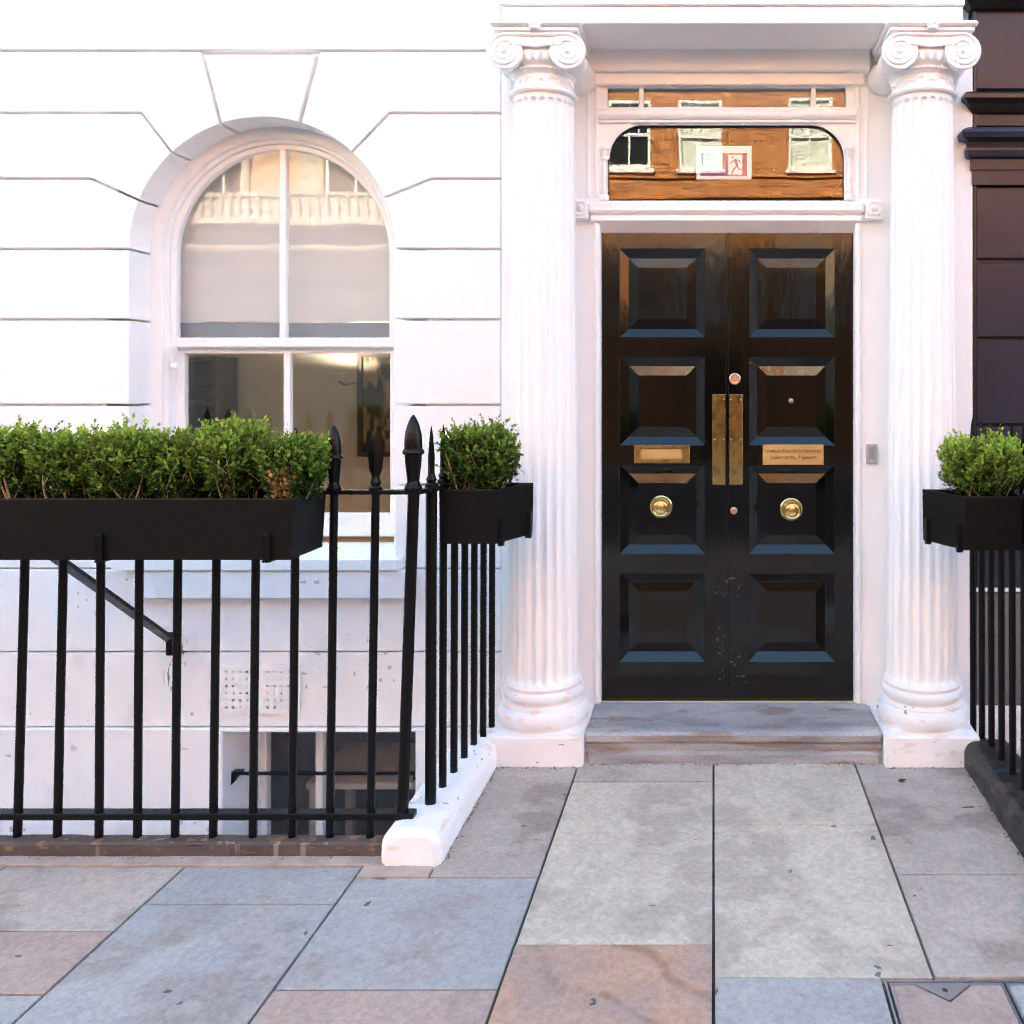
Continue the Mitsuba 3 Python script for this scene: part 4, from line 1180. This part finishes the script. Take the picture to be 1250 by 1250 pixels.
add('sill_strip', prism(sbox(NX0 + 0.004, lines[-1] - 0.02, 6, lines[-1] - 0.006), YN - 0.012, 4.47, 0.003), 'mat_area_wall', False, NB)
add('basement_block', prism(sbox(NX0 + 0.004, 0.13, 6, lines[-1] - 0.026), YN, 4.47, 0.006), 'mat_grey_paint', False, NB)
add('basement_block', prism(sbox(NX0 + 0.004, -2.5, 6, 0.12), YN, 4.47, 0.006), 'mat_area_wall', False, NB)


def cornice(z_list, mat):
    """Moulding profile [(projection, z)...] run along the front and returned round the left end."""
    V = []
    prof = z_list
    m_ = []
    for (p0_, z0_), (p1_, z1_) in zip(prof[:-1], prof[1:]):
        if abs(z1_ - z0_) < 1e-6:
            continue
        m_.append(hull([(NX0 - p0_ * 0.9, YN - p0_, z0_), (6, YN - p0_, z0_), (NX0 - p1_ * 0.9, YN - p1_, z1_), (6, YN - p1_, z1_), (NX0 - p0_ * 0.9, 4.46, z0_), (6, 4.46, z0_), (NX0 - p1_ * 0.9, 4.46, z1_), (6, 4.46, z1_)]))
    return m_


zc = lambda y: wz(y, YN - 0.05)
add('cornice', cornice([(0.02, zc(135)), (0.035, zc(131)), (0.05, zc(126)), (0.078, zc(121)), (0.078, zc(116)), (0.065, zc(113)), (0.03, zc(110))], 'x'), 'mat_plum_dark', False, NB)
add('cornice', cornice([(0.02, zc(224)), (0.02, zc(206)), (0.03, zc(205.8)), (0.03, zc(193)), (0.055, zc(191)), (0.062, zc(184)), (0.062, zc(181)), (0.045, zc(180.5)), (0.05, zc(173)), (0.092, zc(170)), (0.10, zc(164)), (0.09, zc(160)), (0.05, zc(155))], 'x'), 'mat_plum', False, NB)
add('cornice', cornice([(0.03, zc(8)), (0.07, zc(0)), (0.10, zc(-10)), (0.06, zc(-14))], 'x'), 'mat_plum_dark', False, NB)
add('end_strip', bx(XR + 0.001, NX0 + 0.006, 4.423, 4.46, -0.3, 3.6), 'mat_plum_dark', False, NB)

# ------------------------------------------------------------------ houses across the street, seen in the glass and in the black paint
OY = -9.5


def opp_window(B, x0, x1, z0, z1, kind, cols=2):
    w = new_key(B + '__window')
    labels[w] = {}
    labels.pop(w)
    outer_ = sbox(x0, z0, x1, z1)
    t = 0.055
    cut = []
    zm = (z0 + z1) / 2 - 0.02
    wv = (x1 - x0 - 2 * t)
    for a in range(cols):
        xa_ = x0 + t + a * wv / cols + (0.018 if a else 0)
        xb_ = x0 + t + (a + 1) * wv / cols - (0.018 if a < cols - 1 else 0)
        cut.append(sbox(xa_, z0 + 0.08, xb_, zm - 0.03))
    for a in range(4):
        for b in range(3):
            ww, hh = wv / 4, (z1 - t - zm - 0.03) / 3
            cut.append(sbox(x0 + t + a * ww + 0.011, zm + 0.03 + b * hh + 0.011, x0 + t + (a + 1) * ww - 0.011, zm + 0.03 + (b + 1) * hh - 0.011))
    m_ = prism(outer_.difference(unary_union(cut)), -0.05, 0.0)
    m_.vertices[:, 1] = OY - m_.vertices[:, 1] - 0.06          # faces the street (+y)
    m_.invert()
    add('frame', m_, 'mat_white_gloss', False, w)
    add('pane', bx(x0 + 0.02, x1 - 0.02, OY - 0.09, OY - 0.075, z0 + 0.02, z1 - 0.02), 'mat_curtain' if kind else 'mat_dark_pane', False, w)
    add('sill', bx(x0 - 0.06, x1 + 0.06, OY - 0.05, OY + 0.06, z0 - 0.075, z0 - 0.004), 'mat_white_gloss', False, w)
    scene[w + '__frame']['to_world'] = T()
    return outer_


B1 = thing('brick_house', 'orange brick house across the street mirrored in the glass over the door', 'house')
OX = lambda px: (px - VX) / F * 18.41
hol = []
for i, (a, b, kd) in enumerate(((742, 794, 0), (828, 881, 1), (963, 1016, 1), (640, 692, 1), (1085, 1138, 0))):
    for z0, z1 in ((6.10, 7.56), (3.05, 4.65)):
        hol.append(opp_window(B1, OX(a), OX(b), z0, z1, kd))
hol.append(sbox(-0.55, 0.15, 0.75, 2.4))
w1 = prism(sbox(-5.2, 0, 9.0, 9.4).difference(unary_union(hol)), 0, 0.4)
w1.vertices[:, 1] = OY - w1.vertices[:, 1]
w1.invert()
add('wall', w1, 'mat_brick', False, B1)
add('door', bx(-0.56, 0.76, OY - 0.25, OY - 0.2, 0.0, 2.42), 'mat_door', False, B1)
add('string_course', [bx(-5.2, 9.0, OY - 0.01, OY + 0.05, 5.93, 5.97), bx(-5.2, 9.0, OY - 0.01, OY + 0.09, 5.50, 5.56)], 'mat_brick', False, B1)
add('parapet', bx(-5.25, 9.05, OY - 0.45, OY + 0.16, 9.4, 9.6), 'mat_stucco', False, B1)
B2 = thing('brick_house', 'pale house with a white balustraded balcony mirrored in the arched window', 'house')
OX2 = lambda px: (px - VX) / F * 18.9
hol = []
for a, b, kd in ((246, 297, 0), (398, 470, 0), (100, 160, 1), (530, 590, 1)):
    for z0, z1 in ((5.66, 7.9),):
        hol.append(opp_window(B2, OX2(a), OX2(b), z0, z1, kd))
w2 = prism(sbox(-60.0, 0, -5.205, 9.2).difference(unary_union(hol)), 0, 0.4)
w2.vertices[:, 1] = OY - w2.vertices[:, 1]
w2.invert()
add('wall', w2, 'mat_brick_pale', False, B2)
gf = prism(sbox(-60.0, 0, -5.21, 5.0).difference(unary_union(hol)), 0, 0.05)
gf.vertices[:, 1] = OY + 0.055 - gf.vertices[:, 1]
gf.invert()
add('stucco_front', gf, 'mat_stucco', False, B2)
for a, b in ((297, 306), (366, 396), (470, 500)):
    add('pier', bx(OX2(a), OX2(b), OY + 0.003, OY + 0.07, 5.5, 8.2), 'mat_stucco', False, B2)
bal = [bx(-20, -5.21, OY + 0.06, OY + 0.5, 4.98, 5.10), bx(-20, -5.21, OY + 0.36, OY + 0.50, 5.56, 5.64), bx(-20, -5.21, OY + 0.34, OY + 0.44, 5.10, 5.56)]
for i in range(74):
    x = -19.9 + i * 0.2
    bal.append(lathe([(0.05, 5.10), (0.04, 5.16), (0.06, 5.28), (0.03, 5.45), (0.05, 5.56)], 8, (x, OY + 0.45, 0)))
kb = add('balustrade', bal, 'mat_stucco', 30, B2)
labels[kb] = {'kind': 'stuff'}
add('parapet', bx(-60.0, -5.21, OY - 0.45, OY + 0.16, 9.2, 9.4), 'mat_stucco', False, B2)
B3 = thing('brick_house', 'red brick house beyond the orange brick house across the street', 'house')
add('wall', bx(9.005, 60, OY - 0.4, OY, 0, 7.6), 'mat_brick', False, B3)
for key in [kk_ for kk_, v_ in labels.items() if not v_]:
    labels.pop(key)
